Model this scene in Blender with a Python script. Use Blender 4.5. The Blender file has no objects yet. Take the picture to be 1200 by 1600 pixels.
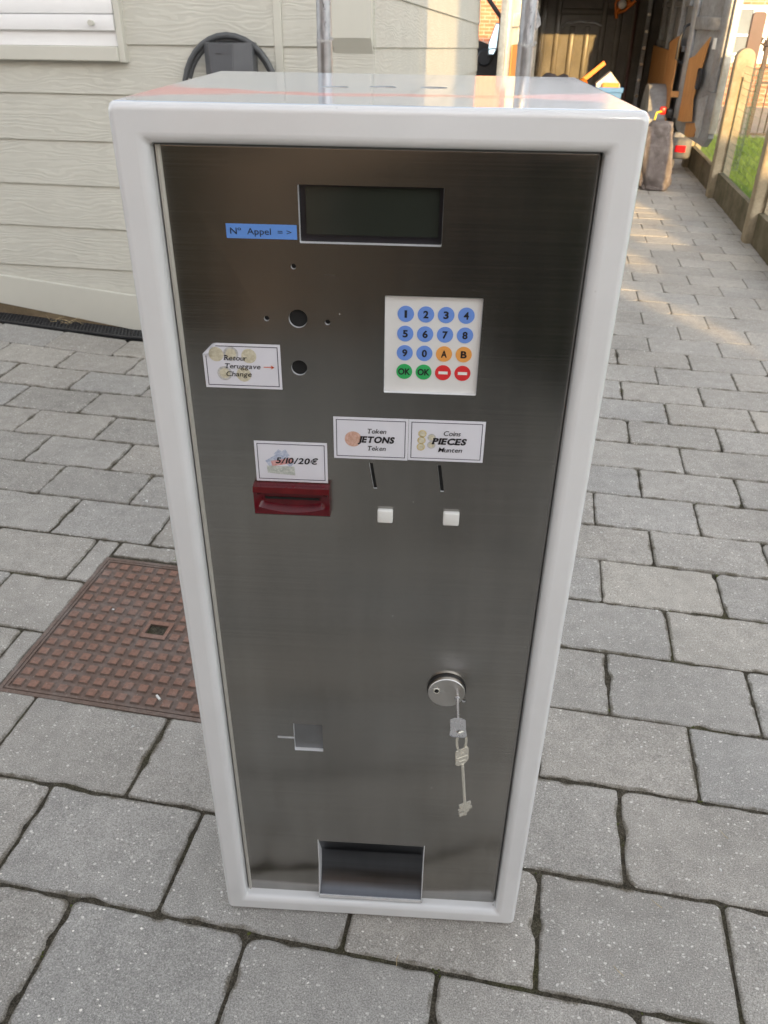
import bpy, bmesh, math, random
from math import radians as RAD, sin, cos, pi
from mathutils import Vector, Matrix, noise

random.seed(7)
SC = bpy.context.scene
COL = SC.collection

# ------------------------------------------------------------------ camera, sky, sun, exposure
RR = [(0.9982816685, 0.0572349699, 0.0125645726), (0.0409485094, -0.5280020404, -0.8482553064), (-0.0419157470, 0.8473122232, -0.5294384446)]
cam = bpy.data.cameras.new('camera'); camo = bpy.data.objects.new('camera', cam); COL.objects.link(camo)
cam.sensor_fit = 'VERTICAL'; cam.sensor_height = 36.0; cam.lens = 36.0 * 1253.566 / 1600.0
cam.clip_start = 0.02; cam.clip_end = 500
r, d, f = [Vector(v) for v in RR]
m3 = Matrix((r, -d, -f)).transposed()
camo.matrix_world = Matrix.Translation((0.0543194, -0.8120529, 1.3442150)) @ m3.to_4x4()
cam.dof.use_dof = True; cam.dof.focus_distance = 1.0; cam.dof.aperture_fstop = 14.0
SC.camera = camo

SITE = RAD(-7.3)                      # the driveway and the houses are turned a little against the kiosk
EX = Vector((cos(SITE), sin(SITE), 0)); NX = Vector((-sin(SITE), cos(SITE), 0))
SUN_EL = RAD(13.0)
tosun = (EX * 0.28 - NX * 0.96).normalized() * cos(SUN_EL) + Vector((0, 0, sin(SUN_EL)))
SUN_ROT = math.atan2(tosun.x, tosun.y)

world = bpy.data.worlds.new('World'); SC.world = world; world.use_nodes = True
nt = world.node_tree; nt.nodes.clear()
sky = nt.nodes.new('ShaderNodeTexSky'); sky.sky_type = 'NISHITA'; sky.sun_disc = False
sky.sun_elevation = SUN_EL; sky.sun_rotation = SUN_ROT
sky.air_density = 1.0; sky.dust_density = 2.5; sky.ozone_density = 1.0
hs = nt.nodes.new('ShaderNodeHueSaturation'); hs.inputs['Saturation'].default_value = 0.25
bg = nt.nodes.new('ShaderNodeBackground'); bg.inputs['Strength'].default_value = 0.15
wo = nt.nodes.new('ShaderNodeOutputWorld')
nt.links.new(sky.outputs[0], hs.inputs['Color']); nt.links.new(hs.outputs[0], bg.inputs['Color']); nt.links.new(bg.outputs[0], wo.inputs['Surface'])

sl = bpy.data.lights.new('sun', 'SUN'); sl.energy = 2.6; sl.angle = RAD(0.5); sl.color = (1.0, 0.64, 0.24)
so = bpy.data.objects.new('sun', sl); COL.objects.link(so)
so.rotation_euler = tosun.to_track_quat('Z', 'Y').to_euler(); so.location = (8, -10, 12)

SC.view_settings.view_transform = 'Standard'; SC.view_settings.look = 'None'
SC.view_settings.exposure = 2.05; SC.view_settings.gamma = 1.0
SC.cycles.max_bounces = 8; SC.cycles.use_denoising = True

# ------------------------------------------------------------------ helpers
def sm(a, b, x):
    t = max(0.0, min(1.0, (x - a) / (b - a))); return t * t * (3 - 2 * t)

def obj(name, bm, mat, parent=None, smooth=None, org=None):
    if org is not None: bmesh.ops.translate(bm, verts=bm.verts, vec=-Vector(org))
    me = bpy.data.meshes.new(name); bm.normal_update(); bm.to_mesh(me); bm.free()
    return mobj(name, me, mat, parent, smooth)

def mobj(name, me, mat, parent=None, smooth=None):
    o = bpy.data.objects.new(name, me); COL.objects.link(o)
    if mat is not None:
        me.materials.clear()
        for mm in (mat if isinstance(mat, (list, tuple)) else [mat]): me.materials.append(mm)
    if smooth is not None:
        for p in me.polygons: p.use_smooth = True
        me.set_sharp_from_angle(angle=RAD(smooth))
    if parent is not None: o.parent = parent
    return o

def tag(o, label=None, cat=None, group=None, kind=None):
    if label: o['label'] = label
    if cat: o['category'] = cat
    if group: o['group'] = group
    if kind: o['kind'] = kind
    return o

def thing(name, label, cat, loc=(0, 0, 0), rz=0.0, group=None):
    o = bpy.data.objects.new(name, None); COL.objects.link(o); o.empty_display_size = 0.1
    o.location = loc; o.rotation_euler = (0, 0, rz)
    return tag(o, label, cat, group)

def sthing(name, label, cat, e, n, z=0.0, group=None):
    """a thing standing at site coordinates; its parts are built in site coordinates and shifted by its origin"""
    o = thing(name, label, cat, tuple(EX * e + NX * n + Vector((0, 0, z))), SITE, group)
    o['_e'] = e; o['_n'] = n; o['_z'] = z
    return o

def spart(name, bm, mat, root, smooth=None, parent=None):
    return obj(name, bm, mat, parent or root, smooth, (root['_e'], root['_n'], root['_z']))

def sset(name, bm, mat, kind=None, smooth=None):
    o = obj(name, bm, mat, None, smooth); o.rotation_euler = (0, 0, SITE)
    if kind: o['kind'] = kind
    return o

def box(bm, x0, x1, y0, y1, z0, z1, mi=0):
    v = [bm.verts.new(p) for p in ((x0, y0, z0), (x1, y0, z0), (x1, y1, z0), (x0, y1, z0), (x0, y0, z1), (x1, y0, z1), (x1, y1, z1), (x0, y1, z1))]
    for q in ((0, 3, 2, 1), (4, 5, 6, 7), (0, 1, 5, 4), (1, 2, 6, 5), (2, 3, 7, 6), (3, 0, 4, 7)):
        fc = bm.faces.new([v[i] for i in q]); fc.material_index = mi
    return v

def bbox(bm, x0, x1, y0, y1, z0, z1, b=0.003, seg=2):
    t = bmesh.new(); box(t, x0, x1, y0, y1, z0, z1)
    bmesh.ops.bevel(t, geom=list(t.edges), offset=b, segments=seg, affect='EDGES', profile=0.5)
    me = bpy.data.meshes.new('t'); t.to_mesh(me); t.free(); bm.from_mesh(me); bpy.data.meshes.remove(me)

def prism(bm, pts, axis, a, b):
    """extrude a 2-D outline along an axis from a to b; axis x: pts=(y,z), y: pts=(x,z), z: pts=(x,y)"""
    def P(p, t):
        return (t, p[0], p[1]) if axis == 'x' else (p[0], t, p[1]) if axis == 'y' else (p[0], p[1], t)
    A = [bm.verts.new(P(p, a)) for p in pts]; B = [bm.verts.new(P(p, b)) for p in pts]
    n = len(pts)
    fs = [bm.faces.new(A[::-1]), bm.faces.new(B)]
    for i in range(n): fs.append(bm.faces.new((A[i], A[(i + 1) % n], B[(i + 1) % n], B[i])))
    bmesh.ops.recalc_face_normals(bm, faces=fs)
    return fs

def tube(bm, pts, rad, seg=10, closed=False, caps=True):
    pts = [Vector(p) for p in pts]; n = len(pts); rings = []
    rads = rad if isinstance(rad, (list, tuple)) else [rad] * n
    up = Vector((0.13, 0.27, 0.95)); prev = None
    for i, p in enumerate(pts):
        a = pts[(i - 1) % n] if (closed or i > 0) else p
        b = pts[(i + 1) % n] if (closed or i < n - 1) else p
        t = (b - a).normalized()
        if prev is None:
            u = t.cross(up)
            if u.length < 1e-3: u = t.cross(Vector((1, 0, 0)))
        else:
            u = prev - t * prev.dot(t)
        u.normalize(); prev = u; w = t.cross(u)
        rings.append([bm.verts.new(p + (u * cos(2 * pi * k / seg) + w * sin(2 * pi * k / seg)) * rads[i]) for k in range(seg)])
    m = n if closed else n - 1
    for i in range(m):
        A, B = rings[i], rings[(i + 1) % n]
        for k in range(seg): bm.faces.new((A[k], A[(k + 1) % seg], B[(k + 1) % seg], B[k]))
    if caps and not closed: bm.faces.new(rings[0][::-1]); bm.faces.new(rings[-1])

def cyl(bm, c, axis, rad, h, seg=24, r2=None):
    c = Vector(c); ax = Vector(axis).normalized()
    tube(bm, [c, c + ax * h], [rad, rad if r2 is None else r2], seg)

def loops(bm, rings, close_first=False, close_last=False):
    R = [[bm.verts.new(p) for p in ring] for ring in rings]
    n = len(R[0])
    for A, B in zip(R[:-1], R[1:]):
        for k in range(n): bm.faces.new((A[k], A[(k + 1) % n], B[(k + 1) % n], B[k]))
    if close_first: bm.faces.new(R[0][::-1])
    if close_last: bm.faces.new(R[-1])
    return R

def rrect(x0, x1, z0, z1, rad, seg=5):
    out = []
    for cx, cz, a0 in ((x1 - rad, z0 + rad, -90), (x1 - rad, z1 - rad, 0), (x0 + rad, z1 - rad, 90), (x0 + rad, z0 + rad, 180)):
        for k in range(seg + 1):
            a = RAD(a0 + 90 * k / seg); out.append((cx + rad * cos(a), cz + rad * sin(a)))
    return out

def boolean(target, cutters, op='DIFFERENCE'):
    dg = bpy.context.evaluated_depsgraph_get()
    for c in cutters:
        md = target.modifiers.new('b', 'BOOLEAN'); md.object = c; md.operation = op; md.solver = 'EXACT'
    dg.update()
    me = bpy.data.meshes.new_from_object(target.evaluated_get(bpy.context.evaluated_depsgraph_get()))
    target.modifiers.clear(); old = target.data; target.data = me; bpy.data.meshes.remove(old)
    for c in cutters:
        md = c.data; bpy.data.objects.remove(c); bpy.data.meshes.remove(md)

# ------------------------------------------------------------------ materials
class NT:
    def __init__(s, name):
        s.m = bpy.data.materials.new(name); s.m.use_nodes = True; s.t = s.m.node_tree
        s.b = s.t.nodes['Principled BSDF']
    def n(s, kind, **kw):
        x = s.t.nodes.new('ShaderNode' + kind)
        for k, v in kw.items():
            if k in x.inputs.keys() if isinstance(k, str) else False: x.inputs[k].default_value = v
            else: setattr(x, k, v)
        return x
    def l(s, a, b): s.t.links.new(a, b)
    def coord(s, out='Object', scale=(1, 1, 1)):
        c = s.n('TexCoord'); mp = s.n('Mapping'); s.l(c.outputs[out], mp.inputs[0]); mp.inputs['Scale'].default_value = scale; return mp.outputs[0]
    def noise(s, vec, scale, detail=4, rough=0.55, dist=0.0):
        x = s.n('TexNoise'); x.inputs['Scale'].default_value = scale; x.inputs['Detail'].default_value = detail
        x.inputs['Roughness'].default_value = rough; x.inputs['Distortion'].default_value = dist
        if vec is not None: s.l(vec, x.inputs['Vector'])
        return x.outputs[0]
    def ramp(s, fac, stops, interp='LINEAR'):
        x = s.n('ValToRGB'); x.color_ramp.interpolation = interp
        el = x.color_ramp.elements
        while len(el) < len(stops): el.new(0.5)
        for e, (p, c) in zip(el, stops):
            e.position = p; e.color = (c, c, c, 1) if isinstance(c, (int, float)) else (*c, 1)
        s.l(fac, x.inputs[0]); return x.outputs[0]
    def mix(s, fac, a, b, mode='MIX'):
        x = s.n('Mix'); x.data_type = 'RGBA'; x.blend_type = mode
        for v, i in ((fac, 0), (a, 6), (b, 7)):
            if isinstance(v, (int, float)): x.inputs[i].default_value = v
            elif isinstance(v, tuple): x.inputs[i].default_value = (*v, 1)
            else: s.l(v, x.inputs[i])
        return x.outputs[2]
    def math(s, op, a, b=0.0, c=None):
        x = s.n('Math'); x.operation = op
        for i, v in enumerate((a, b) if c is None else (a, b, c)):
            if isinstance(v, (int, float)): x.inputs[i].default_value = v
            else: s.l(v, x.inputs[i])
        return x.outputs[0]
    def bump(s, h, strength=0.3, dist=0.002, normal=None):
        x = s.n('Bump'); x.inputs['Strength'].default_value = strength; x.inputs['Distance'].default_value = dist
        s.l(h, x.inputs['Height'])
        if normal is not None: s.l(normal, x.inputs['Normal'])
        return x.outputs[0]
    def set(s, **kw):
        for k, v in kw.items():
            k = k.replace('_', ' ')
            i = s.b.inputs[k]
            if isinstance(v, (int, float)): i.default_value = v
            elif isinstance(v, tuple): i.default_value = (*v, 1) if len(v) == 3 else v
            else: s.l(v, i)
        return s.m

def mat(name, col, rough=0.5, metal=0.0, var=0.12, scale=20, bump=0.0, bscale=200, spec=0.5, coat=0.0):
    N = NT(name); v = N.coord()
    c = N.mix(N.ramp(N.noise(v, scale, 5), [(0.3, 0.0), (0.7, 1.0)]), tuple(x * (1 - var) for x in col), tuple(min(1, x * (1 + var)) for x in col))
    rg = N.math('MULTIPLY_ADD', N.noise(v, scale * 2.3, 4), 0.25 * rough, rough * 0.87)
    N.set(Base_Color=c, Roughness=rg, Metallic=metal, Specular_IOR_Level=spec, Coat_Weight=coat)
    if bump: N.set(Normal=N.bump(N.noise(v, bscale, 4), bump, 0.001))
    return N.m

def m_enamel():
    N = NT('white_enamel'); v = N.coord()
    base = N.mix(N.ramp(N.noise(v, 7, 5), [(0.35, 0), (0.7, 1)]), (0.745, 0.748, 0.75), (0.80, 0.805, 0.81))
    # tiny dark nicks and scuffs
    vo = N.n('TexVoronoi'); vo.inputs['Scale'].default_value = 26; N.l(v, vo.inputs['Vector'])
    nick = N.math('MULTIPLY', N.ramp(vo.outputs['Distance'], [(0.0, 1), (0.03, 1), (0.045, 0)]), N.ramp(N.noise(v, 9, 2), [(0.48, 0), (0.52, 1)]))
    base = N.mix(N.math('MULTIPLY', nick, 0.6), base, (0.16, 0.15, 0.14))
    # faded red paint band left on the lid
    sx = N.n('SeparateXYZ'); N.l(v, sx.inputs[0])
    wob = N.noise(N.coord(scale=(7, 16, 1)), 1.0, 5, 0.6)
    yy = N.math('ADD', sx.outputs[1], N.math('MULTIPLY_ADD', wob, 0.12, -0.06))
    wide = N.math('MULTIPLY_ADD', N.math('POWER', N.math('ABSOLUTE', N.math('MULTIPLY', sx.outputs[0], 4.0)), 4.0), 0.085, 0.022)
    dd = N.math('DIVIDE', N.math('ABSOLUTE', N.math('SUBTRACT', yy, 0.118)), wide)
    band = N.ramp(dd, [(0.0, 1), (0.55, 0.85), (0.95, 0.0)])
    patch = N.ramp(N.noise(N.coord(scale=(5, 30, 1)), 3.0, 6, 0.65), [(0.3, 0.6), (0.6, 1)])
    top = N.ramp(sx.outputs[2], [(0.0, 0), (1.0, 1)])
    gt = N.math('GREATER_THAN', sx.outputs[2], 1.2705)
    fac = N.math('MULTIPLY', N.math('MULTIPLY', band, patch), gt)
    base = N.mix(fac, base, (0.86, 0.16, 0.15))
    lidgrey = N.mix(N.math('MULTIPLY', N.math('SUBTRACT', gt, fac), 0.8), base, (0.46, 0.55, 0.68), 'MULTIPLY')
    rough = N.math('MULTIPLY_ADD', fac, 0.15, N.math('MULTIPLY_ADD', N.noise(v, 14, 4), 0.10, 0.05))
    h = N.noise(v, 330, 2)
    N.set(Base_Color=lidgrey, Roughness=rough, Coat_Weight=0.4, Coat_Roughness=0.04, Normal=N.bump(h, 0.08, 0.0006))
    return N.m

def m_steel(name='brushed_steel', col=(0.350, 0.335, 0.312), rough=0.20, aniso=0.9, streak=(2.5, 60, 900)):
    N = NT(name); v = N.coord(scale=streak); w = N.coord()
    g = N.noise(v, 1.0, 6, 0.6)
    big = N.noise(w, 5, 4)
    c = N.mix(N.ramp(g, [(0.3, 0), (0.7, 1)]), tuple(x * 0.90 for x in col), tuple(x * 1.08 for x in col))
    c = N.mix(N.ramp(big, [(0.35, 0), (0.7, 1)]), c, N.mix(1.0, c, (0.93, 0.95, 0.97), 'MULTIPLY'))
    # dust specks
    vo = N.n('TexVoronoi'); vo.inputs['Scale'].default_value = 42; N.l(w, vo.inputs['Vector'])
    sp = N.math('MULTIPLY', N.ramp(vo.outputs['Distance'], [(0.0, 1), (0.020, 1), (0.032, 0)]), N.ramp(N.noise(w, 13, 2), [(0.52, 0), (0.58, 1)]))
    c = N.mix(N.math('MULTIPLY', sp, 0.7), c, (0.6, 0.58, 0.54))
    wipe = N.noise(N.coord(scale=(16, 1, 1.6)), 1.0, 4, 0.6)
    c = N.mix(1.0, c, N.ramp(wipe, [(0.3, 0.90), (0.7, 1.09)]), 'MULTIPLY')
    met = N.math('SUBTRACT', 1.0, sp)
    tg = N.n('Tangent'); tg.direction_type = 'RADIAL'; tg.axis = 'Z'
    rg = N.math('ADD', N.math('MULTIPLY_ADD', g, 0.10, rough - 0.05), N.math('MULTIPLY', N.ramp(N.noise(w, 3.2, 3), [(0.4, 0), (0.75, 1)]), 0.06))
    rg = N.math('ADD', rg, N.math('MULTIPLY_ADD', wipe, 0.10, -0.05))
    N.set(Base_Color=c, Metallic=met, Roughness=rg, Anisotropic=aniso, Tangent=tg.outputs[0], Normal=N.bump(g, 0.035, 0.0006))
    return N.m

def m_paver():
    N = NT('concrete_paver'); v = N.coord()
    at = N.n('Attribute'); at.attribute_name = 'rnd'
    rnd = at.outputs['Fac']
    tint = N.ramp(rnd, [(0.0, (0.312, 0.302, 0.288)), (0.35, (0.360, 0.343, 0.320)), (0.7, (0.338, 0.332, 0.324)), (1.0, (0.392, 0.372, 0.342))])
    big = N.ramp(N.noise(v, 2.2, 5, 0.6), [(0.3, 0.84), (0.7, 1.12)])
    c = N.mix(1.0, tint, big, 'MULTIPLY')
    mid = N.ramp(N.noise(v, 24, 6, 0.65), [(0.3, 0.86), (0.72, 1.12)])
    c = N.mix(1.0, c, mid, 'MULTIPLY')
    fine = N.noise(v, 420, 3, 0.7)
    c = N.mix(1.0, c, N.ramp(fine, [(0.3, 0.48), (0.5, 0.98), (0.72, 1.5)]), 'MULTIPLY')
    # pale stone flecks at two sizes, dark pits
    def flecks(scale, rad, keep, seed):
        vo = N.n('TexVoronoi'); vo.inputs['Scale'].default_value = scale
        mp = N.n('Mapping'); mp.inputs['Location'].default_value = (seed, seed * 0.7, 0); mp.inputs['Scale'].default_value = (1, 1.35, 1)
        dn = N.n('TexNoise'); dn.inputs['Scale'].default_value = scale * 1.6; N.l(v, dn.inputs['Vector'])
        wv = N.n('VectorMath'); wv.operation = 'MULTIPLY_ADD'; N.l(dn.outputs['Color'], wv.inputs[0]); wv.inputs[1].default_value = (0.5 / scale,) * 3; N.l(v, wv.inputs[2])
        N.l(wv.outputs[0], mp.inputs[0]); N.l(mp.outputs[0], vo.inputs['Vector'])
        sc = N.n('SeparateColor'); N.l(vo.outputs['Color'], sc.inputs[0])
        pick = N.math('GREATER_THAN', sc.outputs[0], 1 - keep)
        size = N.math('MULTIPLY_ADD', sc.outputs[1], rad * 0.8, rad * 0.4)
        ins = N.math('LESS_THAN', vo.outputs['Distance'], size)
        return N.math('MULTIPLY', pick, ins), sc.outputs[2]
    f1, s1 = flecks(260, 0.34, 0.30, 0.0); f2, s2 = flecks(115, 0.28, 0.26, 3.1); f3, s3 = flecks(210, 0.28, 0.14, 7.7); f4, s4 = flecks(44, 0.13, 0.22, 5.3)
    c = N.mix(N.math('MULTIPLY', f1, 0.6), c, (0.60, 0.59, 0.56))
    c = N.mix(N.math('MULTIPLY', f3, 0.7), c, (0.19, 0.185, 0.175))
    c = N.mix(N.math('MULTIPLY', f2, N.math('MULTIPLY_ADD', s2, 0.7, 0.3)), c, (0.82, 0.81, 0.78))
    c = N.mix(N.math('MULTIPLY', f4, N.math('MULTIPLY_ADD', s4, 0.6, 0.4)), c, (0.80, 0.79, 0.77))
    ea = N.n('Attribute'); ea.attribute_name = 'edge'
    en = N.math('ADD', ea.outputs['Fac'], N.math('MULTIPLY_ADD', N.noise(v, 16, 7, 0.72), 1.7, -1.12))
    em = N.ramp(en, [(0.62, 0), (0.80, 0.55), (0.98, 0.92)])
    c = N.mix(em, c, N.mix(N.ramp(fine, [(0.35, 0), (0.65, 1)]), (0.055, 0.047, 0.034), (0.16, 0.14, 0.105)))
    c = N.mix(1.0, c, (1.075, 1.055, 1.015), 'MULTIPLY')
    h = N.math('ADD', N.math('MULTIPLY', fine, 0.6), N.math('MULTIPLY_ADD', N.noise(v, 90, 4), 0.9, N.math('MULTIPLY', f3, -0.5)))
    N.set(Base_Color=c, Roughness=0.86, Specular_IOR_Level=0.3, Normal=N.bump(h, 0.5, 0.0014))
    return N.m

def m_dirt():
    N = NT('joint_dirt'); v = N.coord()
    c = N.mix(N.ramp(N.noise(v, 60, 6, 0.7), [(0.3, 0), (0.7, 1)]), (0.055, 0.048, 0.037), (0.17, 0.15, 0.115))
    moss = N.ramp(N.noise(v, 5.5, 4), [(0.54, 0), (0.72, 0.55)])
    c = N.mix(moss, c, (0.090, 0.095, 0.028))
    c = N.mix(1.0, c, N.ramp(N.noise(v, 380, 4, 0.7), [(0.3, 0.35), (0.5, 0.9), (0.7, 1.9)]), 'MULTIPLY')
    N.set(Base_Color=c, Roughness=0.95, Specular_IOR_Level=0.1, Normal=N.bump(N.noise(v, 260, 5, 0.7), 1.0, 0.009))
    return N.m

def m_siding():
    N = NT('fibre_cement_siding'); v = N.coord()
    sx = N.n('SeparateXYZ'); N.l(v, sx.inputs[0])
    idx = N.math('FLOOR', N.math('DIVIDE', N.math('SUBTRACT', sx.outputs[2], 0.097), 0.186))
    hor = N.math('ADD', N.math('ADD', sx.outputs[0], sx.outputs[1]), N.math('MULTIPLY', idx, 3.71))
    cb = N.n('CombineXYZ'); N.l(hor, cb.inputs[0]); N.l(N.math('MULTIPLY', idx, 1.3), cb.inputs[1]); N.l(sx.outputs[2], cb.inputs[2])
    mp = N.n('Mapping'); mp.inputs['Scale'].default_value = (3.2, 1, 13); N.l(cb.outputs[0], mp.inputs[0])
    warp = N.noise(mp.outputs[0], 1.0, 3, 0.5)
    mp2 = N.n('Mapping'); mp2.inputs['Scale'].default_value = (9, 1, 30); N.l(cb.outputs[0], mp2.inputs[0])
    warp2 = N.noise(mp2.outputs[0], 1.0, 2, 0.5)
    ph = N.math('ADD', N.math('MULTIPLY', sx.outputs[2], 330), N.math('ADD', N.math('MULTIPLY', warp, 46), N.math('MULTIPLY', warp2, 7)))
    g = N.math('SINE', ph)
    mask = N.ramp(N.noise(mp2.outputs[0], 0.55, 2), [(0.3, 0.35), (0.65, 1.0)])
    h = N.math('MULTIPLY', N.ramp(N.math('MULTIPLY_ADD', g, 0.5, 0.5), [(0.25, 0), (0.8, 1)]), mask)
    c = N.mix(N.ramp(N.noise(v, 6, 5), [(0.3, 0), (0.7, 1)]), (0.54, 0.53, 0.47), (0.585, 0.575, 0.51))
    c = N.mix(1.0, c, N.ramp(h, [(0, 0.95), (1, 1.02)]), 'MULTIPLY')
    N.set(Base_Color=c, Roughness=0.55, Specular_IOR_Level=0.4, Normal=N.bump(h, 0.45, 0.0022))
    return N.m

def m_brick(name, c1, c2, mortar, sc=1.0):
    N = NT(name); v = N.coord('Object')
    sx = N.n('SeparateXYZ'); N.l(v, sx.inputs[0]); cb = N.n('CombineXYZ')
    N.l(N.math('ADD', sx.outputs[0], sx.outputs[1]), cb.inputs[0]); N.l(sx.outputs[2], cb.inputs[1])
    b = N.n('TexBrick'); N.l(cb.outputs[0], b.inputs['Vector']); b.inputs['Scale'].default_value = 1.0 / sc
    b.inputs['Brick Width'].default_value = 0.22; b.inputs['Row Height'].default_value = 0.068; b.inputs['Mortar Size'].default_value = 0.009
    b.inputs['Color1'].default_value = (*c1, 1); b.inputs['Color2'].default_value = (*c2, 1); b.inputs['Mortar'].default_value = (*mortar, 1)
    c = N.mix(1.0, b.outputs['Color'], N.ramp(N.noise(v, 9, 5), [(0.3, 0.8), (0.7, 1.15)]), 'MULTIPLY')
    N.set(Base_Color=c, Roughness=0.85, Normal=N.bump(b.outputs['Fac'], -0.5, 0.006))
    return N.m

def m_castiron():
    N = NT('rusty_cast_iron'); v = N.coord(); sx = N.n('SeparateXYZ'); N.l(v, sx.inputs[0])
    up = N.ramp(N.math('MULTIPLY_ADD', sx.outputs[2], 180, 0.0), [(0.35, 0), (0.75, 1)])
    c = N.mix(up, (0.180, 0.125, 0.100), (0.50, 0.215, 0.135))
    dust = N.ramp(N.noise(v, 9, 6, 0.65), [(0.46, 0), (0.74, 0.55)])
    c = N.mix(N.math('MULTIPLY', dust, N.math('MULTIPLY_ADD', up, -0.6, 0.9)), c, (0.27, 0.255, 0.24))
    c = N.mix(1.0, c, N.ramp(N.noise(v, 110, 5, 0.7), [(0.3, 0.72), (0.7, 1.25)]), 'MULTIPLY')
    vo = N.n('TexVoronoi'); vo.inputs['Scale'].default_value = 70; N.l(v, vo.inputs['Vector'])
    c = N.mix(N.math('MULTIPLY', N.math('LESS_THAN', vo.outputs['Distance'], 0.09), 0.6), c, (0.42, 0.36, 0.32))
    N.set(Base_Color=c, Roughness=0.72, Metallic=0.15, Normal=N.bump(N.noise(v, 240, 5, 0.7), 0.55, 0.0015))
    return N.m

def m_ply():
    N = NT('orange_plywood'); v = N.coord(scale=(1.5, 1.5, 0.25))
    g = N.noise(v, 16, 5, 0.6, 0.6)
    N.set(Base_Color=N.mix(N.ramp(g, [(0.3, 0), (0.7, 1)]), (0.42, 0.19, 0.055), (0.55, 0.27, 0.09)), Roughness=0.6)
    return N.m

def m_grime(name, base, dirt, rough=0.5, metal=0.0, scale=4, lo=0.42, hi=0.72):
    N = NT(name); v = N.coord()
    k = N.ramp(N.noise(v, scale, 7, 0.65), [(lo, 0), (hi, 1)])
    c = N.mix(k, base, dirt); c = N.mix(1.0, c, N.ramp(N.noise(v, scale * 9, 4), [(0.3, 0.85), (0.7, 1.12)]), 'MULTIPLY')
    N.set(Base_Color=c, Roughness=N.math('MULTIPLY_ADD', k, 0.2, rough), Metallic=metal, Normal=N.bump(N.noise(v, scale * 14, 5), 0.25, 0.002))
    return N.m

def m_stone():
    N = NT('boulder_stone'); v = N.coord()
    c = N.ramp(N.noise(v, 5, 8, 0.7), [(0.25, (0.075, 0.062, 0.058)), (0.5, (0.165, 0.138, 0.128)), (0.75, (0.27, 0.235, 0.215))])
    N.set(Base_Color=c, Roughness=0.9, Normal=N.bump(N.noise(v, 28, 8, 0.7), 0.9, 0.02))
    return N.m

def m_galv():
    N = NT('galvanised_steel'); v = N.coord(scale=(1, 1, 0.35))
    k = N.ramp(N.noise(v, 42, 6, 0.7), [(0.36, 0), (0.66, 1)])
    c = N.mix(k, (0.36, 0.38, 0.43), (0.62, 0.63, 0.65))
    sp = N.ramp(N.noise(N.coord(scale=(1, 1, 0.4)), 95, 3), [(0.66, 0), (0.7, 1)])
    c = N.mix(N.math('MULTIPLY', sp, 0.7), c, (0.08, 0.08, 0.09))
    N.set(Base_Color=c, Metallic=N.math('MULTIPLY_ADD', sp, -0.8, 0.85), Roughness=N.math('MULTIPLY_ADD', k, 0.22, 0.25))
    return N.m

def m_grass():
    N = NT('grass_blades'); v = N.coord()
    c = N.ramp(N.noise(v, 3.0, 5), [(0.3, (0.11, 0.20, 0.028)), (0.7, (0.21, 0.33, 0.05))])
    N.set(Base_Color=c, Roughness=0.55, Subsurface_Weight=0.0)
    tr = N.n('BsdfTranslucent'); N.l(c, tr.inputs[0]); mx = N.n('MixShader'); mx.inputs[0].default_value = 0.45
    out = N.t.nodes['Material Output']; N.l(N.b.outputs[0], mx.inputs[1]); N.l(tr.outputs[0], mx.inputs[2]); N.l(mx.outputs[0], out.inputs['Surface'])
    return N.m

def m_coin(name, c1, c2):
    N = NT(name); v = N.coord()
    N.set(Base_Color=N.mix(N.ramp(N.noise(v, 420, 3), [(0.35, 0), (0.65, 1)]), c1, c2), Roughness=0.45)
    return N.m

def m_glass_red():
    N = NT('red_translucent_plastic'); v = N.coord()
    c = N.mix(N.ramp(N.noise(v, 60, 3), [(0.3, 0), (0.7, 1)]), (0.105, 0.004, 0.010), (0.15, 0.006, 0.013))
    N.set(Base_Color=c, Roughness=0.22, Transmission_Weight=0.25, IOR=1.47)
    return N.m

M = {}
M['enamel'] = m_enamel(); M['steel'] = m_steel(); M['paver'] = m_paver(); M['dirt'] = m_dirt(); M['siding'] = m_siding()
M['edge'] = mat('cut_steel_edge', (0.82, 0.82, 0.83), 0.5, 0.35, 0.06, 60)
M['lockmetal'] = m_steel('turned_steel', (0.46, 0.44, 0.42), 0.30, 0.6, (300, 300, 300))
M['bright'] = mat('nickel_plated', (0.78, 0.75, 0.66), 0.24, 0.75, 0.06, 90)
M['paper'] = mat('white_paper', (0.76, 0.76, 0.82), 0.42, 0, 0.02, 40)
M['ink'] = mat('black_ink', (0.012, 0.011, 0.014), 0.5, 0, 0.1, 80)
M['frameink'] = mat('dark_violet_ink', (0.022, 0.016, 0.045), 0.5, 0, 0.1, 80)
M['orangeink'] = mat('orange_ink', (0.75, 0.12, 0.03), 0.5, 0, 0.05, 80)
M['bluelabel'] = mat('blue_label_tape', (0.13, 0.30, 0.74), 0.4, 0, 0.03, 60)
M['keyblue'] = mat('blue_key_print', (0.155, 0.295, 0.72), 0.42, 0, 0.03, 80)
M['keyorange'] = mat('orange_key_print', (0.80, 0.36, 0.09), 0.42, 0, 0.03, 80)
M['keygreen'] = mat('green_key_print', (0.035, 0.42, 0.12), 0.42, 0, 0.03, 80)
M['keyred'] = mat('red_key_print', (0.70, 0.030, 0.035), 0.42, 0, 0.03, 80)
M['membrane'] = mat('white_membrane', (0.74, 0.735, 0.72), 0.38, 0, 0.03, 25)
M['whiteplastic'] = mat('white_plastic', (0.80, 0.80, 0.77), 0.3, 0, 0.02, 60)
M['void'] = mat('unlit_interior', (0.006, 0.006, 0.006), 0.8, 0, 0.1, 30)
M['lcd'] = mat('grey_green_display', (0.026, 0.030, 0.024), 0.12, 0, 0.10, 8, spec=0.5)
M['lcdframe'] = mat('black_display_frame', (0.012, 0.011, 0.014), 0.3, 0, 0.2, 60)
M['red'] = m_glass_red()
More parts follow.
